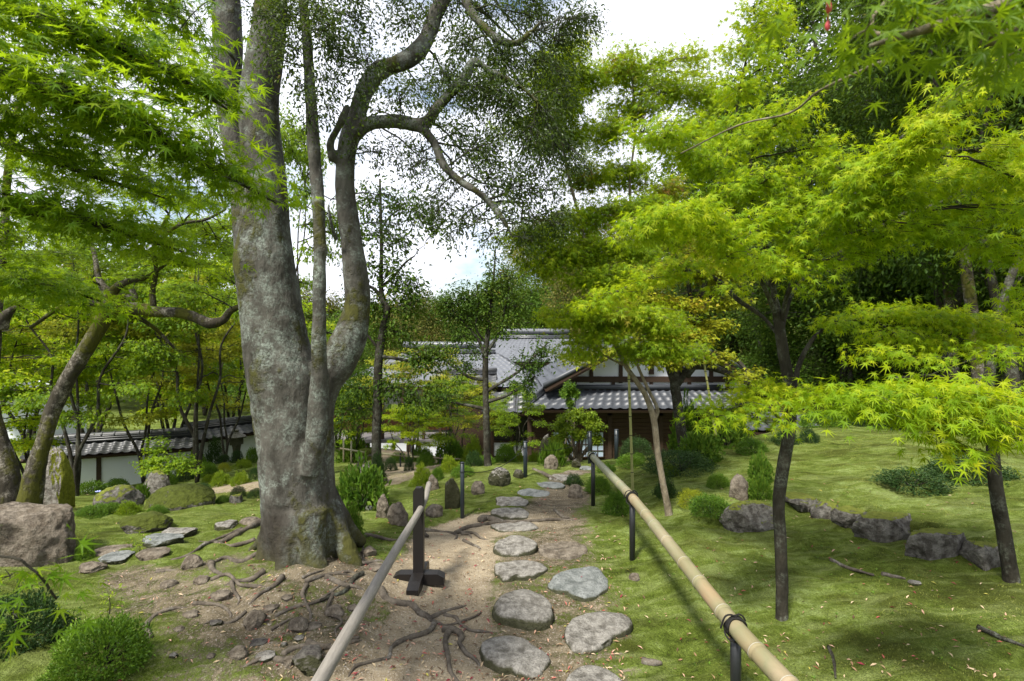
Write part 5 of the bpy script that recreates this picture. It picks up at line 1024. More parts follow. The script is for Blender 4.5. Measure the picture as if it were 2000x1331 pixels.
for (m, px, Y, lab, sx, sz) in [
 (MO,600,33,"ochre broadleaf treetop showing left of the S-curved stem",1.3,1.05),(MG,700,31,"green treetop between the S-curved stem and the thin evergreen",1.3,.95),(MO,800,33,"ochre-green treetop above the pale roof's left half",1.4,1.05),
 (MG,880,36,"dark green treetop behind the sapling's crown, left side",1.4,1.15),(MG,1000,37,"green treetop over the pale roof's ridge",1.6,1.3),(MO,1060,40,"pale olive treetop on the slope behind the roofs",1.7,1.7),(MG,1120,36,"green treetop on the slope behind the red-tipped maple",1.6,1.6),
 (MO,1190,30,"olive treetop behind the leaning maple",1.4,1.5),(ME,1260,33,"tall dark evergreen on the slope behind the gable",1.6,1.3),(MO,1410,22,"grey-green bushy tree right of the gable roof",.95,.95),(MG,1470,24,"fresh green tree between the gable roof and the slender maple",1.2,1.1),
 (MG,520,30,"green treetop hidden mostly by the huge grey trunk",1.3,1.1),(MG,400,32,"far green treetop seen through the left maples",1.4,1.15),(MO,300,34,"far ochre treetop seen through the left maples",1.4,1.1),(MG,180,33,"far green treetop behind the leaning maple's fork",1.4,1.2),(MO,60,34,"far olive treetop at the left edge",1.4,1.2)]:
    k += 1; put(m, px, Y, 0, lab, k*1.3, sx, sz, GB)
GF = "dark forest trees on the right"
k = 0
for (m, px, Y, lab, sx, sz) in [
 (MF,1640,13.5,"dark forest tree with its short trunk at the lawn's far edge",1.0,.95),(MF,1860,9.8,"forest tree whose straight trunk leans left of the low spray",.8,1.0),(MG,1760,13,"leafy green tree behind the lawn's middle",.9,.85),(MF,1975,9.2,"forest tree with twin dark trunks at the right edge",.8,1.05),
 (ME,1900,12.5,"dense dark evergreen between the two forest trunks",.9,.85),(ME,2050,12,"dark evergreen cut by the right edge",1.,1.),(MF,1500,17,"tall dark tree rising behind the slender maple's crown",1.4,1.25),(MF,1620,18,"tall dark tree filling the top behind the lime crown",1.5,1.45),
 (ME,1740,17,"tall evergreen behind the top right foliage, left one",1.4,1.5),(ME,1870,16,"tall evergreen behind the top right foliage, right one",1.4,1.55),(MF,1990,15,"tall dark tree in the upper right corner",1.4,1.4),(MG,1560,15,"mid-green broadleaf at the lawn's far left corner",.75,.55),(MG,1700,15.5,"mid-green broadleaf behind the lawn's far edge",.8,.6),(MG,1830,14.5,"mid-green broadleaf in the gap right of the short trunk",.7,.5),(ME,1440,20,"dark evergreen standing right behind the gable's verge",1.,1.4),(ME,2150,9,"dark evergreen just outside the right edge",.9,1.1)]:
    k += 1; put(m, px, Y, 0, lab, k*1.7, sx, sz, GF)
# slim bare forest trunks seen against the dark
for px0, py0, px1, py1, Y, w, lab in ((1920,845,1862,380,8.2,11,"slim pale forest trunk leaning left behind the low spray"),(1985,860,1948,600,8.0,12,"dark forest trunk at the right edge above the low spray"),(1868,700,1826,360,9.5,9,"thin dark forest trunk left of the slim pale one")):
    a, b = P(px0, py0, Y), P(px1, py1, Y); a[2] = g1(a[0], Y)-.1; mid = (a+b)/2+np.array((.08, 0, 0)); top = b+(b-mid)*1.6
    rt = thing("forest_tree", lab, "tree", a, GF); MB().tube([a, mid, b, top], [w*Y/1000, w*Y/1100, w*Y/1300, .01], 12, lump=.08, seed=int(px0)).build("trunk", M['bark_old' if 'pale' in lab else 'bark_dark'], rt, origin=a)
    (lv, lf), tw = foliage([(top+np.array((RNG.uniform(-.9, .9), RNG.uniform(-.8, .8), RNG.uniform(-1.2, .6))), (.6, .6, .35), 10, 30) for _ in range(14)], [np.array([b, top])], RNG, "", .1, T_OV2, False, twig_r=.005)
    obj("crown", meshdata(lv-a, lf, False), M['dark'], rt); tw.build("branches", M['bark_dark'], rt, origin=a)

# ------------------------------------------------------------------ shrubs
def shrub_model(seed, leaf, T, ls, n, rough=.25, stems=9, name="shrub", spiky=0.):
    r = np.random.default_rng(seed); d = unit(r.normal(size=(n, 3))); d[:, 2] = np.abs(d[:, 2])*1.0-.12; rad = (.55+.45*r.random(n)**.5)*(1+rough*fbm(d*2.2, seed, 3)+.12*vnoise(d*7, seed+5))*np.where(r.random(n) < .06, 1.13, 1)
    pos = d*rad[:, None]*np.array((1, 1, 1)); pos[:, 2] = np.maximum(pos[:, 2], .02)
    tip = unit(d+np.array((0, 0, .35+spiky))+r.normal(0, .55, (n, 3))); nrm = d+r.normal(0, .6, (n, 3))+np.array((0, 0, .5))
    lv, lf = place_leaves(pos, tip, nrm, ls*r.uniform(.6, 1.25, n), T)
    root = thing(name, "x", "shrub"); obj("foliage", meshdata(lv, lf, False), M[leaf], root); m = MB()
    for k in range(stems):
        e = unit(r.normal(size=3)*np.array((1, 1, .5))+np.array((0, 0, 1.)))*r.uniform(.6, .85); m.tube([(0, 0, -.1), e*.5+r.normal(0, .05, 3), e], [.035, .022, .008], 5)
    m.build("stems", M['bark_dark'], root); return root
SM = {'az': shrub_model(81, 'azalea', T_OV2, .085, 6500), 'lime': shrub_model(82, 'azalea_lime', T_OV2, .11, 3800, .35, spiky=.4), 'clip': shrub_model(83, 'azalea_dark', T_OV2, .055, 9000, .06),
      'broad': shrub_model(84, 'mid', T_OV, .21, 1300, .35), 'near': shrub_model(85, 'azalea', T_OV, .075, 9000, .28), 'dk': shrub_model(86, 'azalea_dark', T_OV2, .09, 5000, .32), 'red': shrub_model(87, 'maple_orange', T_OV2, .06, 5000, .12),
      'fern': shrub_model(88, 'mid', T_LONG, .5, 420, .3, spiky=.8, stems=4), 'flat': shrub_model(89, 'mid', T_OV2, .14, 2200, .2)}
def shrub(kind, bbox, label, Y=None, name=None, group=None, dep=.9):
    x0, y0, x1, y1 = bbox; xc = (x0+x1)/2; b = gp(xc, y1); Yc = b[1]+(x1-x0)/2000*b[1]*.5
    if Y is not None: Yc = min(Y, Yc) if b[1] != 12. else Y
    x = (xc-1000)*Yc/1000; zb = g1(x, Yc); w = (x1-x0)*Yc/2000; h = max((E-(y0-665.5)*Yc/1000)-zb, w*.5); m = SM[kind]; sc = (w*.93, w*dep, h*.93)
    r = random.Random(int(x0*7+y0)).uniform(0, 6.28) if abs(w-w*dep) < w*.2 else 0
    if m.name in FIRST: o = dup(m, (x, Yc, zb), r, sc, label, group)
    else: FIRST.add(m.name); o = m; o['label'] = label; o.location = (x, Yc, zb); o.rotation_euler = (0, 0, r); o.scale = sc
    if group: o['group'] = group
    return o
LGd = "clipped shrubs of the lower left garden"; CGd = "shrubs along the middle of the garden"; RGd = "shrubs right of the bamboo rail"
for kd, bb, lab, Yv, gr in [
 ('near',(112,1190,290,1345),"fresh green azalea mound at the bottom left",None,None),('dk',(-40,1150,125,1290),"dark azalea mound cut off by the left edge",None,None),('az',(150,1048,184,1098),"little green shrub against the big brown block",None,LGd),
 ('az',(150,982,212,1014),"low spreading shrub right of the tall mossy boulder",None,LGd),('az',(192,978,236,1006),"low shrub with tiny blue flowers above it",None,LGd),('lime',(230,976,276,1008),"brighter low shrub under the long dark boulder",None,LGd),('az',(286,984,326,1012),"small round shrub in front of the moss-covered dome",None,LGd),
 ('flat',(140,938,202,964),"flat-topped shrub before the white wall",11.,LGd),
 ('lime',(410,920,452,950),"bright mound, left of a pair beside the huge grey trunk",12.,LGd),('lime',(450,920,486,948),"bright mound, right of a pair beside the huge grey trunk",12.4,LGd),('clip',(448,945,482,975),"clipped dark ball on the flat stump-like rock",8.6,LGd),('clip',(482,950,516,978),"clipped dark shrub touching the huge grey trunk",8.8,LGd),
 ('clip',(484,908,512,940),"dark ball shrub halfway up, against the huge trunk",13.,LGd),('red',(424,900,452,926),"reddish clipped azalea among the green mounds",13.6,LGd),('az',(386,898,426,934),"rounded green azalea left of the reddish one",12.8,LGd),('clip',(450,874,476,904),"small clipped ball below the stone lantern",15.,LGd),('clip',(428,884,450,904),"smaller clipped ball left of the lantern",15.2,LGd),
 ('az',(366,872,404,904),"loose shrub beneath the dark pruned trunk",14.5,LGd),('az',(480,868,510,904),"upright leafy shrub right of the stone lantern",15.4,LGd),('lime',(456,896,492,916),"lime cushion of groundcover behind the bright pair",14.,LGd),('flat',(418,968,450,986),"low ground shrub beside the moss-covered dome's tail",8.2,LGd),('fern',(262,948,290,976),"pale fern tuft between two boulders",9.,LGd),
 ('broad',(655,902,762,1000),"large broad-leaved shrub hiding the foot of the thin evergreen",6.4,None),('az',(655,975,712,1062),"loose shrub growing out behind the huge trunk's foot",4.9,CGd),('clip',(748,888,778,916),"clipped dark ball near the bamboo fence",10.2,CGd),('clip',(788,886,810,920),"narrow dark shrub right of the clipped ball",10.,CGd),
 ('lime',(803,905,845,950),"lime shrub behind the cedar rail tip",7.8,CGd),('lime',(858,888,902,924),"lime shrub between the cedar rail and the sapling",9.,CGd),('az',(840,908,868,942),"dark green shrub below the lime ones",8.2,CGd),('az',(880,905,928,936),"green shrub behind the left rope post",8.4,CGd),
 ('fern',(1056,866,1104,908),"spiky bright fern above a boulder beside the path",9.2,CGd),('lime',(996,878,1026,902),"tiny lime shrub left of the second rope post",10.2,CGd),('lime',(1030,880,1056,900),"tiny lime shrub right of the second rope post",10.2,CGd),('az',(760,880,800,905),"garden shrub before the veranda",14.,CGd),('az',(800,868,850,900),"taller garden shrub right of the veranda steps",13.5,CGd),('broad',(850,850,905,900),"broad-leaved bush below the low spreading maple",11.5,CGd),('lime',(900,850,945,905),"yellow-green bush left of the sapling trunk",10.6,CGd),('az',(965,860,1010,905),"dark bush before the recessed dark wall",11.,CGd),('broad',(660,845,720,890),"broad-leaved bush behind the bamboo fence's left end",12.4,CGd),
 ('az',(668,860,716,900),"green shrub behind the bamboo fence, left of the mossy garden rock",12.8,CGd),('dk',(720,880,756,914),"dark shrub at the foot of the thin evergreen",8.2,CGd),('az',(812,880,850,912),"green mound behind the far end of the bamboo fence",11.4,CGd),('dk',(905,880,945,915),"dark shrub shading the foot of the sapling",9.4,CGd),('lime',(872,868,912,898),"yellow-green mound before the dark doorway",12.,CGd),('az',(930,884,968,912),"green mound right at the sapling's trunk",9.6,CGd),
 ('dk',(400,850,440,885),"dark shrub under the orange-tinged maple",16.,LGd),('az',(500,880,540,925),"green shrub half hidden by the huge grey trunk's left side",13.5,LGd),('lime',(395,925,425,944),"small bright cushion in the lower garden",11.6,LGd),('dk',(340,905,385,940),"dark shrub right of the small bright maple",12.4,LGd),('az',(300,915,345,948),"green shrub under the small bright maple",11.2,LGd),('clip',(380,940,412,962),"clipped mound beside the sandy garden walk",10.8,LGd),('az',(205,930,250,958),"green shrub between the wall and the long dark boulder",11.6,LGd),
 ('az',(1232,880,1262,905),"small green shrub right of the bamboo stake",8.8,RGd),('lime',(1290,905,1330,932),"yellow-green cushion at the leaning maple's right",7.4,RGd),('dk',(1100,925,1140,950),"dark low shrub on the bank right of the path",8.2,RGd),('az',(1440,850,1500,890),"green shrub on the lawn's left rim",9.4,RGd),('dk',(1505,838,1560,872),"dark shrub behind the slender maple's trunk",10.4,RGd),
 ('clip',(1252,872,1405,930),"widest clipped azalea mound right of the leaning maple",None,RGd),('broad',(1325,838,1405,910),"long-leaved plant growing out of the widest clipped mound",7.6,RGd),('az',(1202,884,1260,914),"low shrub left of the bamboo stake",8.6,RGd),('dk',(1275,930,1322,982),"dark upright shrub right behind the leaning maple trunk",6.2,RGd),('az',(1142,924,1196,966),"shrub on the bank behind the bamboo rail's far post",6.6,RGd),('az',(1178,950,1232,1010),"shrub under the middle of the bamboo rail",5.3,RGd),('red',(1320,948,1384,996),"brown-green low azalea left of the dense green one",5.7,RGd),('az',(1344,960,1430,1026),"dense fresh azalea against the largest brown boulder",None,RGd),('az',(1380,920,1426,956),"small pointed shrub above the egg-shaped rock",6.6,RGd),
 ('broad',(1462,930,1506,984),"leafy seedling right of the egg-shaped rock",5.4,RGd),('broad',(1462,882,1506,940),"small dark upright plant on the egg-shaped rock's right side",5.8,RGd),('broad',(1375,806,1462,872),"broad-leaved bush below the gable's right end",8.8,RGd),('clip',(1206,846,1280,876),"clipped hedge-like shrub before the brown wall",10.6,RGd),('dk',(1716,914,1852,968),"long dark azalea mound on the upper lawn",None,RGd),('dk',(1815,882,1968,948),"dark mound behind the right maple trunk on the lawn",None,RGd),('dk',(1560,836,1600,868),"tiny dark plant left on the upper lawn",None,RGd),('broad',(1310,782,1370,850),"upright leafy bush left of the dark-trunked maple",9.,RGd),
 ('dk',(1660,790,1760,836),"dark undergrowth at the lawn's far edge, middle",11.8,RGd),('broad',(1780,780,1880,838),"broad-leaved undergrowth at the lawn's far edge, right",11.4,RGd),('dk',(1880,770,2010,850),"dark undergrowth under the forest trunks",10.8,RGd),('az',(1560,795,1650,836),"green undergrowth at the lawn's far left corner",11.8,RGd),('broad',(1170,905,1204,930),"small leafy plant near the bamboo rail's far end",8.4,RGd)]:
    shrub(kd, bb, lab, Yv, None, gr)
# cloud-pruned shrub before the house
def pruned(px, Yc, ybase, tops, lab, leaf):
    b = P(px, ybase, Yc); b[2] = g1(b[0], Yc)-.02; tr = []; pads = []
    for (x, y, rx, ry) in tops:
        c = P(x, y, Yc); tr.append((np.array([b+np.array((r7.uniform(-.08, .08), 0, 0)), b*.5+c*.5+np.array((r7.uniform(-.1, .1), 0, 0)), c]), np.array([.03, .022, .010]))); pads.append((c, (rx*Yc/1000, rx*Yc/1100, ry*Yc/1000), int(10+rx*.7), 50))
    make_tree("pruned_tree", lab, "tree", b, tr, pads, leaf, 'bark_maple', T_OV2, .05, int(px), flat=False, sides=8, lump=.1, leafkw=dict(droop=.1, curl=.7, twig_r=.003, jit=.35))
pruned(1128, 9.9, 900, [(1100,835,32,20),(1120,812,34,14),(1150,822,30,18),(1165,832,20,14),(1090,860,20,14),(1130,850,24,10),(1105,878,14,8),(1165,858,14,10)], "cloud-pruned small tree before the brown boards of the house", 'azalea_lime')
pruned(1114, 11.4, 900, [(1112,757,16,10),(1105,770,12,8),(1124,772,11,8),(1113,786,10,6)], "little pom-pom pruned tree against the tiled eave", 'azalea')
b_ = thing("maple_sapling", "small bright young maple in front of the white wall", "tree", P(325, 950, 10.2)); bb = np.array(b_.location); bb[2] = g1(bb[0], bb[1]); bpy.data.objects.remove(b_)
mp_ = [(np.array([bb, bb+np.array((.03, 0, .3)), P(325, 890, 10.2), P(310, 865, 10.2)]), np.array([.03, .025, .018, .008])), (np.array([P(325, 890, 10.2), P(355, 890, 10.2)]), np.array([.015, .008]))]
make_tree("maple_sapling", "small bright young maple in front of the white wall", "tree", bb, mp_, PADS([(300,880,10.1,30,6,7,30),(290,905,10.,28,6,7,30),(325,895,10.,34,7,9,30),(350,905,10.,34,6,9,30),(375,918,10.,24,5,5,30),(330,915,9.9,36,6,8,30),(300,920,9.9,24,5,5,30),(310,862,10.1,20,6,4,30)], dens=1.4), 'maple_green', 'bark_maple', T_M3, .055, 91, leafkw=dict(droop=.3, curl=.4, twig_r=.004))
# tiny seedlings on the left slope
for px, y0, y1, lab in ((272,1062,1090,"thin seedling with a few leaves by the pale slab"),(213,1165,1205,"small sprout above the fresh green azalea mound")):
    b = gp(px, y1); Yq = b[1]; c = P(px, y0, Yq)
    make_tree("seedling", lab, "plant", b, [(np.array([b-np.array((0, 0, .02)), (b+c)/2+np.array((.006, 0, 0)), c]), np.array([.003, .0026, .0016]))], [(c, (.05, .05, .025), 7, 7)], 'azalea_lime', 'bark_dark', T_OV, .028, int(px), flat=False, leafkw=dict(twig_r=.0008))
# blue flowers
fl = thing("iris_plant", "small clump of pale blue iris flowers before the long dark boulder", "plant", P(205, 980, 8.)); b = np.array(fl.location); m1, m2 = MB(), MB()
for k in range(9):
    a = b+np.array((r7.uniform(-.16, .16), r7.uniform(-.1, .1), -.1)); t = a+np.array((r7.uniform(-.03, .03), 0, r7.uniform(.16, .26))); m1.tube([a, t], [.004, .003], 5)
    for q in range(5):
        an = q*1.257; d = np.array((math.cos(an), math.sin(an), .35)); m2.tube([t, t+d*.022, t+d*.04], [.003, .011, .003], 6)
m1.build("stems", M['azalea'], fl, origin=b); m2.build("petals", plain("blue_petals", (.36,.40,.72), .6, .2, 10), fl, origin=b)

# ------------------------------------------------------------------ far wooded slope
def woodland():
    r = np.random.default_rng(99); n = 2600; x = r.uniform(-75, 85, n); y = r.uniform(40, 95, n); z = gz(x, y); LV, LF, m = [], [], 0
    k = 26; c = np.repeat(np.stack([x, y, z+r.uniform(.5, 6.5, n)], 1), k, 0)+r.normal(size=(n*k, 3))*np.array((1.1, 1.1, .8)); N = len(c)
    nr = r.normal(size=(N, 3))+np.array((0, -.3, .8)); tip = r.normal(size=(N, 3)); v, f = place_leaves(c, tip, nr, r.uniform(.35, .8, N), T_M3)
    tag(obj("woodland", meshdata(v, f, False), M['olive']), kind='stuff')
woodland()
# ------------------------------------------------------------------ houses and walls
def tiled(m, A, B, C_, D, cw=.27, rh=.25, amp=.028, step=.03):
    """roof slope: A,B eave ends left,right; C_,D ridge ends right,left (seen from outside)"""
    A, B, C_, D = (np.array(q, float) for q in (A, B, C_, D)); Wd = max(np.linalg.norm(B-A), np.linalg.norm(C_-D)); H = np.linalg.norm((D+C_)/2-(A+B)/2)
    nc = max(2, int(Wd/cw)); nr = max(2, int(H/rh)); us = np.linspace(0, 1, nc*6+1); vs = np.unique(np.concatenate([np.arange(nr)/nr, (np.arange(1, nr+1)-.04)/nr, (np.arange(nr)+.5)/nr, [1.]]))
    U, V_ = np.meshgrid(us, vs); u, v = U.ravel()[:, None], V_.ravel()[:, None]; p = (1-v)*((1-u)*A+u*B)+v*((1-u)*D+u*C_)
    n = unit(np.cross(B-A, D-A)); n = n*(1 if n[2] > 0 else -1); ph = (u*nc) % 1; wave = amp*(np.maximum(0, np.cos(2*math.pi*ph))**.7*1.-.35*np.sin(math.pi*ph)); saw = step*(1-((v*nr) % 1)); 
    p = p+n*(wave+saw)
    a = (np.arange(len(vs)-1)[:, None]*len(us)+np.arange(len(us)-1)[None]).ravel(); w = len(us); m.add(p, np.stack([a, a+1, a+w+1, a+w], 1))
    # underside board, clear of the tiles
    q = [c-n*.05 for c in (A, B, C_, D)]; q2 = [c-n*.12 for c in (A, B, C_, D)]; return q+q2
def under(m, q): m.add(q, [(0,1,2,3), (7,6,5,4), (0,4,5,1), (1,5,6,2), (2,6,7,3), (3,7,4,0)])
def ridge(m, a, b, w=.16, h=.24, tiles=True):
    a, b = np.array(a, float), np.array(b, float); up = np.array((0, 0, 1.))
    for k, (ww, z) in enumerate(((w*1.3, 0), (w*1.05, .06), (w*.95, .11))): m.beam(a+up*(z+.03), b+up*(z+.03), ww, .045)
    m.tube([a+up*(h-.05), (a+b)/2+up*(h-.055), b+up*(h-.05)], w*.48, 10, sub=3)
    L = np.linalg.norm(b-a); d = (b-a)/L
    for k in range(int(L/.3)): c = a+d*(k+.5)*.3+up*(h-.05); m.tube([c-d*.02, c+d*.02], w*.54, 10, sub=1)
# front wing: gable towards us
Yg = 15.6; hw = thing("house", "dark timber house wing with a gable and brown board wall facing the path", "house", (2.5, Yg, g1(2.5, Yg))); O_ = np.array(hw.location)
xL, xR = P(1072, 750, Yg)[0]-.1, P(1490, 745, Yg)[0]; ax = (xL+xR)/2-.1; zE = E-(748-665.5)*Yg/1000; zA = zE+1.75; yb = Yg+6; zG = O_[2]-.3
m = MB(); m.add([(xL+.5, Yg, zE-.7), (xR-.5, Yg, zE-.7), (xR-.5, Yg, zE+.12), (ax, Yg, zA-.12), (xL+.5, Yg, zE+.12)], [(0,1,2,3,4)]); m.add([(xR-.5, Yg, zG), (xR-.5, yb, zG), (xR-.5, yb, zE+.1), (xR-.5, Yg, zE+.1)], [(0,1,2,3)])
m.build("gable_wall", M['plaster'], hw, False, O_)
m = MB(); q1 = tiled(m, (xL-.1, Yg-.75, zE-.1), (xL-.1, yb, zE-.1), (ax, yb, zA), (ax, Yg-.75, zA)); q2 = tiled(m, (xR+.1, Yg-.75, zE-.1), (xR+.1, yb, zE-.1), (ax, yb, zA), (ax, Yg-.75, zA))
rf = m.build("roof", M['tile'], hw, True, O_); m = MB(); under(m, q1); under(m, q2); m.build("eave_boards", M['timber'], hw, False, O_)
m = MB(); ridge(m, (ax, Yg-.8, zA), (ax, yb, zA)); m.build("ridge", M['tile'], rf, True, O_)
m = MB()
for s2, xe in ((-1, xL-.1), (1, xR+.1)): m.tube([(xe, Yg-.72, zE-.02), ((xe+ax)/2, Yg-.72, (zE+zA)/2-.04), (ax, Yg-.72, zA+.06)], .075, 8, sub=3)
m.build("verge_tiles", M['tile'], rf, True, O_)
m = MB(); zb_ = E-(741-665.5)*Yg/1000
m.box(((xL+xR)/2, Yg-.04, zb_), ((xR-xL)/2-.45, .05, .085)); m.box(((xL+xR)/2, Yg-.035, zb_-.30), ((xR-xL)/2-.45, .04, .035)); m.box((ax, Yg-.045, (zb_+zA)/2), (.07, .045, (zA-zb_)/2-.15))
for t in (-.28, .28, -.55, .55): m.box((ax+t*(xR-xL)/2, Yg-.03, zb_+.3*(1-abs(t))), (.055, .035, .34*(1.25-abs(t))))
for t in (-.7, -.35, 0, .35, .7): m.box((ax+t*(xR-xL)/2, Yg-.03, zb_-.19), (.05, .03, .105))
for s2, xe in ((-1, xL), (1, xR)): m.beam((xe, Yg-.70, zE-.12), (ax, Yg-.70, zA-.11), .05, .20)
m.build("timber_frame", M['timber'], hw, False, O_)
# pent roof under the gable
yp = Yg-1.05; zp = E-(800-665.5)*yp/1000; xa, xb = P(1022, 0, yp)[0], P(1475, 0, yp)[0]; zt = E-(762-665.5)*Yg/1000; m = MB()
q1 = tiled(m, (xa, yp, zp), (xb, yp, zp), (xb-.6, Yg-.06, zt), (xa+.75, Yg-.06, zt)); q2 = tiled(m, (xa, yp, zp), (xa, yb-1, zp), (xa+.75, yb-1, zt), (xa+.75, Yg-.06, zt))
pr_ = m.build("pent_roof", M['tile'], hw, True, O_); m = MB(); under(m, q1); under(m, q2); m.build("pent_roof_boards", M['timber'], hw, False, O_)
m = MB(); ridge(m, (xa+.02, yp+.02, zp+.02), (xa+.75, Yg-.06, zt+.02), .12, .2); m.box(((xa+.75+xb-.6)/2, Yg-.10, zt+.10), ((xb-xa-1.35)/2, .05, .07)); m.build("hip_ridge", M['tile'], pr_, True, O_)
# lower wall of brown boards with shoji windows
yw = Yg-.35; x0 = P(1032, 0, yw)[0]; x1 = xb-.3; zt2 = zp+.05; m = MB(); n = int((zt2-zG)/.11)
for k in range(n): m.box(((x0+x1)/2, yw, zG+.11*(k+.5)), ((x1-x0)/2, .02, .052), rx=.12)
m.box(((x0+x1)/2, yw+.06, (zG+zt2)/2), ((x1-x0)/2, .03, (zt2-zG)/2)); m.build("board_wall", M['boards'], hw, False, O_)
m = MB()
for px in (1034, 1098, 1190, 1290, 1370): m.box((P(px, 0, yw)[0], yw-.03, (zG+zt2)/2), (.06, .05, (zt2-zG)/2))
m.box(((x0+x1)/2, yw-.04, zp-.22), ((x1-x0)/2, .04, .05)); m.build("wall_posts", M['timber'], hw, False, O_)
for a, b2 in ((1080, 1128), (1132, 1178)):
    xa2, xb2 = P(a, 0, yw)[0], P(b2, 0, yw)[0]; z0, z1_ = E-(892-665.5)*yw/1000, E-(843-665.5)*yw/1000
    wd = MB(); wd.box(((xa2+xb2)/2, yw-.05, (z0+z1_)/2), ((xb2-xa2)/2, .012, (z1_-z0)/2)); wn_ = wd.build("window", M['pane'], hw, False, O_)
    wd = MB()
    for t in np.linspace(0, 1, 5): wd.box((xa2+(xb2-xa2)*t, yw-.07, (z0+z1_)/2), (.012, .009, (z1_-z0)/2))
    for t in np.linspace(0, 1, 5): wd.box(((xa2+xb2)/2, yw-.074, z0+(z1_-z0)*t), ((xb2-xa2)/2, .008, .012))
    wd.build("lattice", M['timber'], wn_, False, O_)
# recessed entrance left of it
en = thing("house_porch", "recessed dark doorway with white lower panels under a small tiled eave", "porch", P(1000, 880, 16.2)); O_ = np.array(en.location); ye = 16.2; xa, xb = P(962, 0, ye)[0], P(1036, 0, ye)[0]
m = MB(); z0 = E-(803-665.5)*ye/1000; z1_ = E-(862-665.5)*ye/1000; z2_ = E-(890-665.5)*ye/1000
m.box(((xa+xb)/2, ye, (z0+z1_)/2), ((xb-xa)/2, .03, (z0-z1_)/2)); m.build("dark_doors", plain("dark_glass_doors", (.02,.022,.02), .25, .2, 3, .5), en, False, O_)
m = MB(); m.box(((xa+xb)/2, ye-.02, (z1_+z2_)/2), ((xb-xa)/2, .03, (z1_-z2_)/2)); m.build("white_panels", M['plaster'], en, False, O_)
m = MB()
for px in (962, 1000, 1034): m.box((P(px, 0, ye)[0], ye-.05, (z0+z2_)/2-.3), (.05, .05, (z0-z2_)/2+.3))
m.box(((xa+xb)/2, ye-.05, z1_), ((xb-xa)/2, .045, .03)); m.box(((xa+xb)/2, ye-.02, z2_-.5), ((xb-xa)/2, .03, .5)); m.build("door_posts", M['timber'], en, False, O_)
m = MB(); q1 = tiled(m, (xa-.3, ye-.8, z0+.05), (xb+.1, ye-.8, z0+.05), (xb+.1, ye+.3, z0+.55), (xa-.3, ye+.3, z0+.55)); m.build("eave_roof", M['tile_dark'], en, True, O_); m = MB(); under(m, q1); m.build("eave_boards", M['timber'], en, False, O_)
# great hall behind
def hall(lab, pxl, pxr, Ye, Yr, pye, pyr, mat, wall=True, hip=2.):
    ze, zr = E-(pye-665.5)*Ye/1000, E-(pyr-665.5)*Yr/1000; xl, xr = (pxl-1000)*Ye/1000, (pxr-1000)*Ye/1000; xm = (xl+xr)/2; zg = g1(xm, Yr)-.3
    h = thing("hall", lab, "house", (xm, Yr, g1(xm, Yr))); O_ = np.array(h.location); m = MB(); yb = 2*Yr-Ye
    a, b = (xl+hip, Yr, zr), (xr-hip, Yr, zr); qs = [tiled(m, (xl, Ye, ze), (xr, Ye, ze), b, a, .34, .34, .018, .02), tiled(m, (xr, yb, ze), (xl, yb, ze), a, b, .34, .34, .018, .02)]
    if hip: qs += [tiled(m, (xl, yb, ze), (xl, Ye, ze), a, (a[0], a[1]+.01, a[2]), .3, .3), tiled(m, (xr, Ye, ze), (xr, yb, ze), (b[0], b[1]+.01, b[2]), b, .3, .3)]
    r_ = m.build("roof", M[mat], h, True, O_); m = MB()
    for q in qs[:2]: under(m, q)
    m.build("eave_boards", M['timber'], h, False, O_)
    m = MB(); ridge(m, a, b, .3, .42); m.build("ridge", M[mat], r_, True, O_)
    m = MB(); m.box((xm, Yr, (zg+ze)/2), ((xr-xl)/2-1., (Yr-Ye)-1.2, (ze-zg)/2)); w = m.build("wall", M['plaster'], h, False, O_)
    m = MB()
    for k in range(int((xr-xl-2)/1.8)+1): m.box((xl+1.+k*1.8, Ye+1.17, (zg+ze)/2), (.08, .05, (ze-zg)/2))
    m.box((xm, Ye+1.16, zg+(ze-zg)*.55), ((xr-xl)/2-1., .05, .07)); m.build("timber_frame", M['timber'], h, False, O_); return h, O_, xl, xr, Ye, ze, zg
hall("large hall with a pale glinting tiled roof ridge seen behind the sapling", 880, 1215, 23.5, 27.5, 708, 661, 'tile_pale')
h, O_, xl, xr, Ye, ze, zg = hall("long lower hall with a pale tiled roof and open veranda behind the thin evergreen", 640, 1065, 19.2, 23.2, 757, 690, 'tile_pale')
# veranda
m = MB(); zf = E-(862-665.5)*18.2/1000; m.box((P(775, 0, 18.6)[0], 18.9, zf), (2.6, .75, .06)); m.build("veranda_deck", M['deckwood'], h, False, O_)
m = MB()
for px in (700, 748, 787, 828, 860): m.box((P(px, 0, 18.3)[0], 18.25, (zf+ze)/2), (.05, .05, (ze-zf)/2))
for px in (720, 770, 820): m.box((P(px, 0, 18.3)[0], 18.25, zf-.35), (.05, .05, .32))
m.build("veranda_posts", M['timber'], h, False, O_)
m = MB(); m.box((P(775, 0, 19.6)[0], 20.25, zf+.45), (2.8, .03, .40)); m.build("red_wood_panels", M['redwood'], h, False, O_)
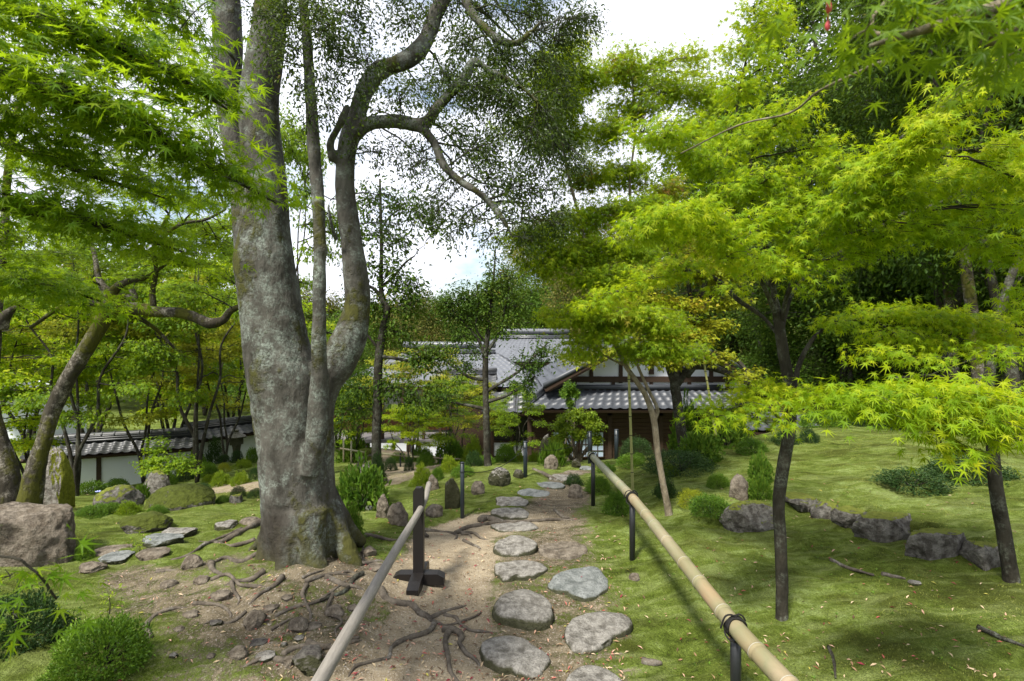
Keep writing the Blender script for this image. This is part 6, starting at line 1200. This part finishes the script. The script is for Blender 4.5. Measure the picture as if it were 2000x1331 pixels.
# small dark tiled roof in front of the halls
sr = thing("shed", "small outbuilding with a dark tiled roof among the trees left of the sapling", "shed", P(905, 800, 17.)); O_ = np.array(sr.location); Ys = 16.9
ze, zr = E-(757-665.5)*Ys/1000, E-(732-665.5)*(Ys+1.3)/1000; xa, xb = P(862, 0, Ys)[0], P(968, 0, Ys)[0]; m = MB()
q1 = tiled(m, (xa, Ys, ze), (xb, Ys, ze), (xb, Ys+1.3, zr), (xa, Ys+1.3, zr)); q2 = tiled(m, (xb, Ys+2.6, ze), (xa, Ys+2.6, ze), (xa, Ys+1.3, zr), (xb, Ys+1.3, zr)); r_ = m.build("roof", M['tile_dark'], sr, True, O_)
m = MB(); ridge(m, (xa, Ys+1.3, zr), (xb, Ys+1.3, zr), .16, .22); m.build("ridge", M['tile_dark'], r_, True, O_)
m = MB(); m.box(((xa+xb)/2, Ys+1.3, (ze+O_[2]-2)/2), ((xb-xa)/2-.2, .9, (ze-O_[2]+2)/2)); m.build("wall", M['timber'], sr, False, O_)
# roof beyond the lawn's edge on the right
lr = thing("outbuilding", "low grey roof corner showing just beyond the lawn behind the slender maple", "house", P(1560, 840, 13.)); O_ = np.array(lr.location); m = MB()
q1 = tiled(m, P(1455, 842, 12.2), P(1612, 845, 12.2), P(1560, 800, 14.), P(1455, 792, 14.)); m.build("roof", M['tile'], lr, True, O_); m = MB(); under(m, q1); m.build("eave_boards", M['timber'], lr, False, O_)
m = MB(); c = P(1520, 0, 14.2); m.box((c[0], 14.3, E-2.9), (1.0, .8, 1.2)); m.build("wall", M['timber'], lr, False, O_)
# far roof glimpsed left
fr = thing("far_house", "pale roof glimpsed through the leaves left of the leaning trunk", "house", P(60, 770, 22.)); O_ = np.array(fr.location); m = MB()
q1 = tiled(m, P(-60, 772, 21.), P(95, 768, 21.), P(60, 742, 23.), P(-60, 742, 23.)); m.build("roof", M['tile_pale'], fr, True, O_); m = MB(); under(m, q1); m.build("eave_boards", M['timber'], fr, False, O_)
m = MB(); c = P(10, 0, 23.); m.box((c[0], 24., O_[2]-1.3), (1.6, 1.5, 1.6)); m.build("wall", M['plaster'], fr, False, O_)
# garden walls
def garden_wall(lab, a, b, ztop_px, h, seed):
    """a, b: (px, Y) ends; ztop given by the photo row of the ridge at each end"""
    pa = np.array(((a[0]-1000)*a[1]/1000, a[1])); pb = np.array(((b[0]-1000)*b[1]/1000, b[1])); z = (E-(ztop_px[0]-665.5)*a[1]/1000+E-(ztop_px[1]-665.5)*b[1]/1000)/2
    d = (pb-pa)/np.linalg.norm(pb-pa); n = np.array((d[1], -d[0])); n = n if n[1] < 0 else -n; L = np.linalg.norm(pb-pa); rz = math.atan2(d[1], d[0]); mid = (pa+pb)/2; zb = z-h
    wl_ = thing("garden_wall", lab, "wall", (*mid, zb)); O_ = np.array(wl_.location)
    def q(t, o, zz): p = pa+d*t+n*o; return (p[0], p[1], zz)
    m = MB(); m.box((mid[0], mid[1], (z-.4+zb+.22)/2), (L/2, .10, (z-.4-zb-.22)/2), rz); m.build("plaster_panels", M['plaster'], wl_, False, O_)
    m = MB(); m.box((mid[0], mid[1], zb), (L/2, .14, .22), rz); m.build("stone_base", M['stone_dark'], wl_, False, O_)
    m = MB()
    for k in range(int(L/1.35)+1): c = q(k*1.35+.1, .09, 0); m.box((c[0], c[1], (z-.35+zb+.2)/2), (.055, .04, (z-.35-zb-.2)/2), rz)
    m.box((mid[0]+n[0]*.09, mid[1]+n[1]*.09, z-.42), (L/2, .035, .06), rz); m.build("posts", M['timber'], wl_, False, O_)
    m = MB(); qs = [tiled(m, q(-.15, .52, z-.36), q(L+.15, .52, z-.36), q(L+.15, 0, z-.06), q(-.15, 0, z-.06), .24, .2, .03, .03), tiled(m, q(-.15, -.52, z-.36), q(L+.15, -.52, z-.36), q(L+.15, 0, z-.06), q(-.15, 0, z-.06), .24, .2, .03, .03)]
    r_ = m.build("roof", M['tile_dark'], wl_, True, O_); m = MB(); [under(m, x) for x in qs]; m.build("eave_boards", M['timber'], wl_, False, O_)
    m = MB(); ridge(m, q(-.15, 0, z-.05), q(L+.15, 0, z-.05), .2, .2); m.build("ridge", M['tile_dark'], r_, True, O_)
garden_wall("white plaster garden wall with dark posts and tiled coping at the left", (70, 14.2), (372, 15.6), (866, 846), 1.95, 1)
garden_wall("second white garden wall, stepping up behind the stone lantern", (366, 16.8), (560, 19.5), (838, 812), 2.0, 2)
# stone lantern
c = P(462, 905, 15.8); c[2] = g1(c[0], c[1]); zt = E-(838-665.5)*15.8/1000; H = zt-c[2]; ln = thing("stone_lantern", "grey stone lantern in front of the second white wall", "lantern", c)
MB().tube([(0, 0, 0), (0, 0, .08*H), (0, 0, .1*H)], [.24, .24, .15], 16, sub=2).build("base", M['stone'], ln)
MB().tube([(0, 0, .08*H), (0, 0, .35*H), (0, 0, .58*H)], [.13, .10, .13], 16, sub=3).build("shaft", M['stone'], ln)
MB().box((0, 0, .68*H), (.14, .14, .10*H)).build("light_box", M['stone'], ln, False)
MB().tube([(0, 0, .77*H), (0, 0, .80*H), (0, 0, .88*H), (0, 0, .92*H)], [.30, .30, .12, .07], 6, sub=1).build("cap", M['stone'], ln, False)
MB().tube([(0, 0, .90*H), (0, 0, .95*H), (0, 0, H)], [.05, .07, .01], 12, sub=3).build("finial", M['stone'], ln)
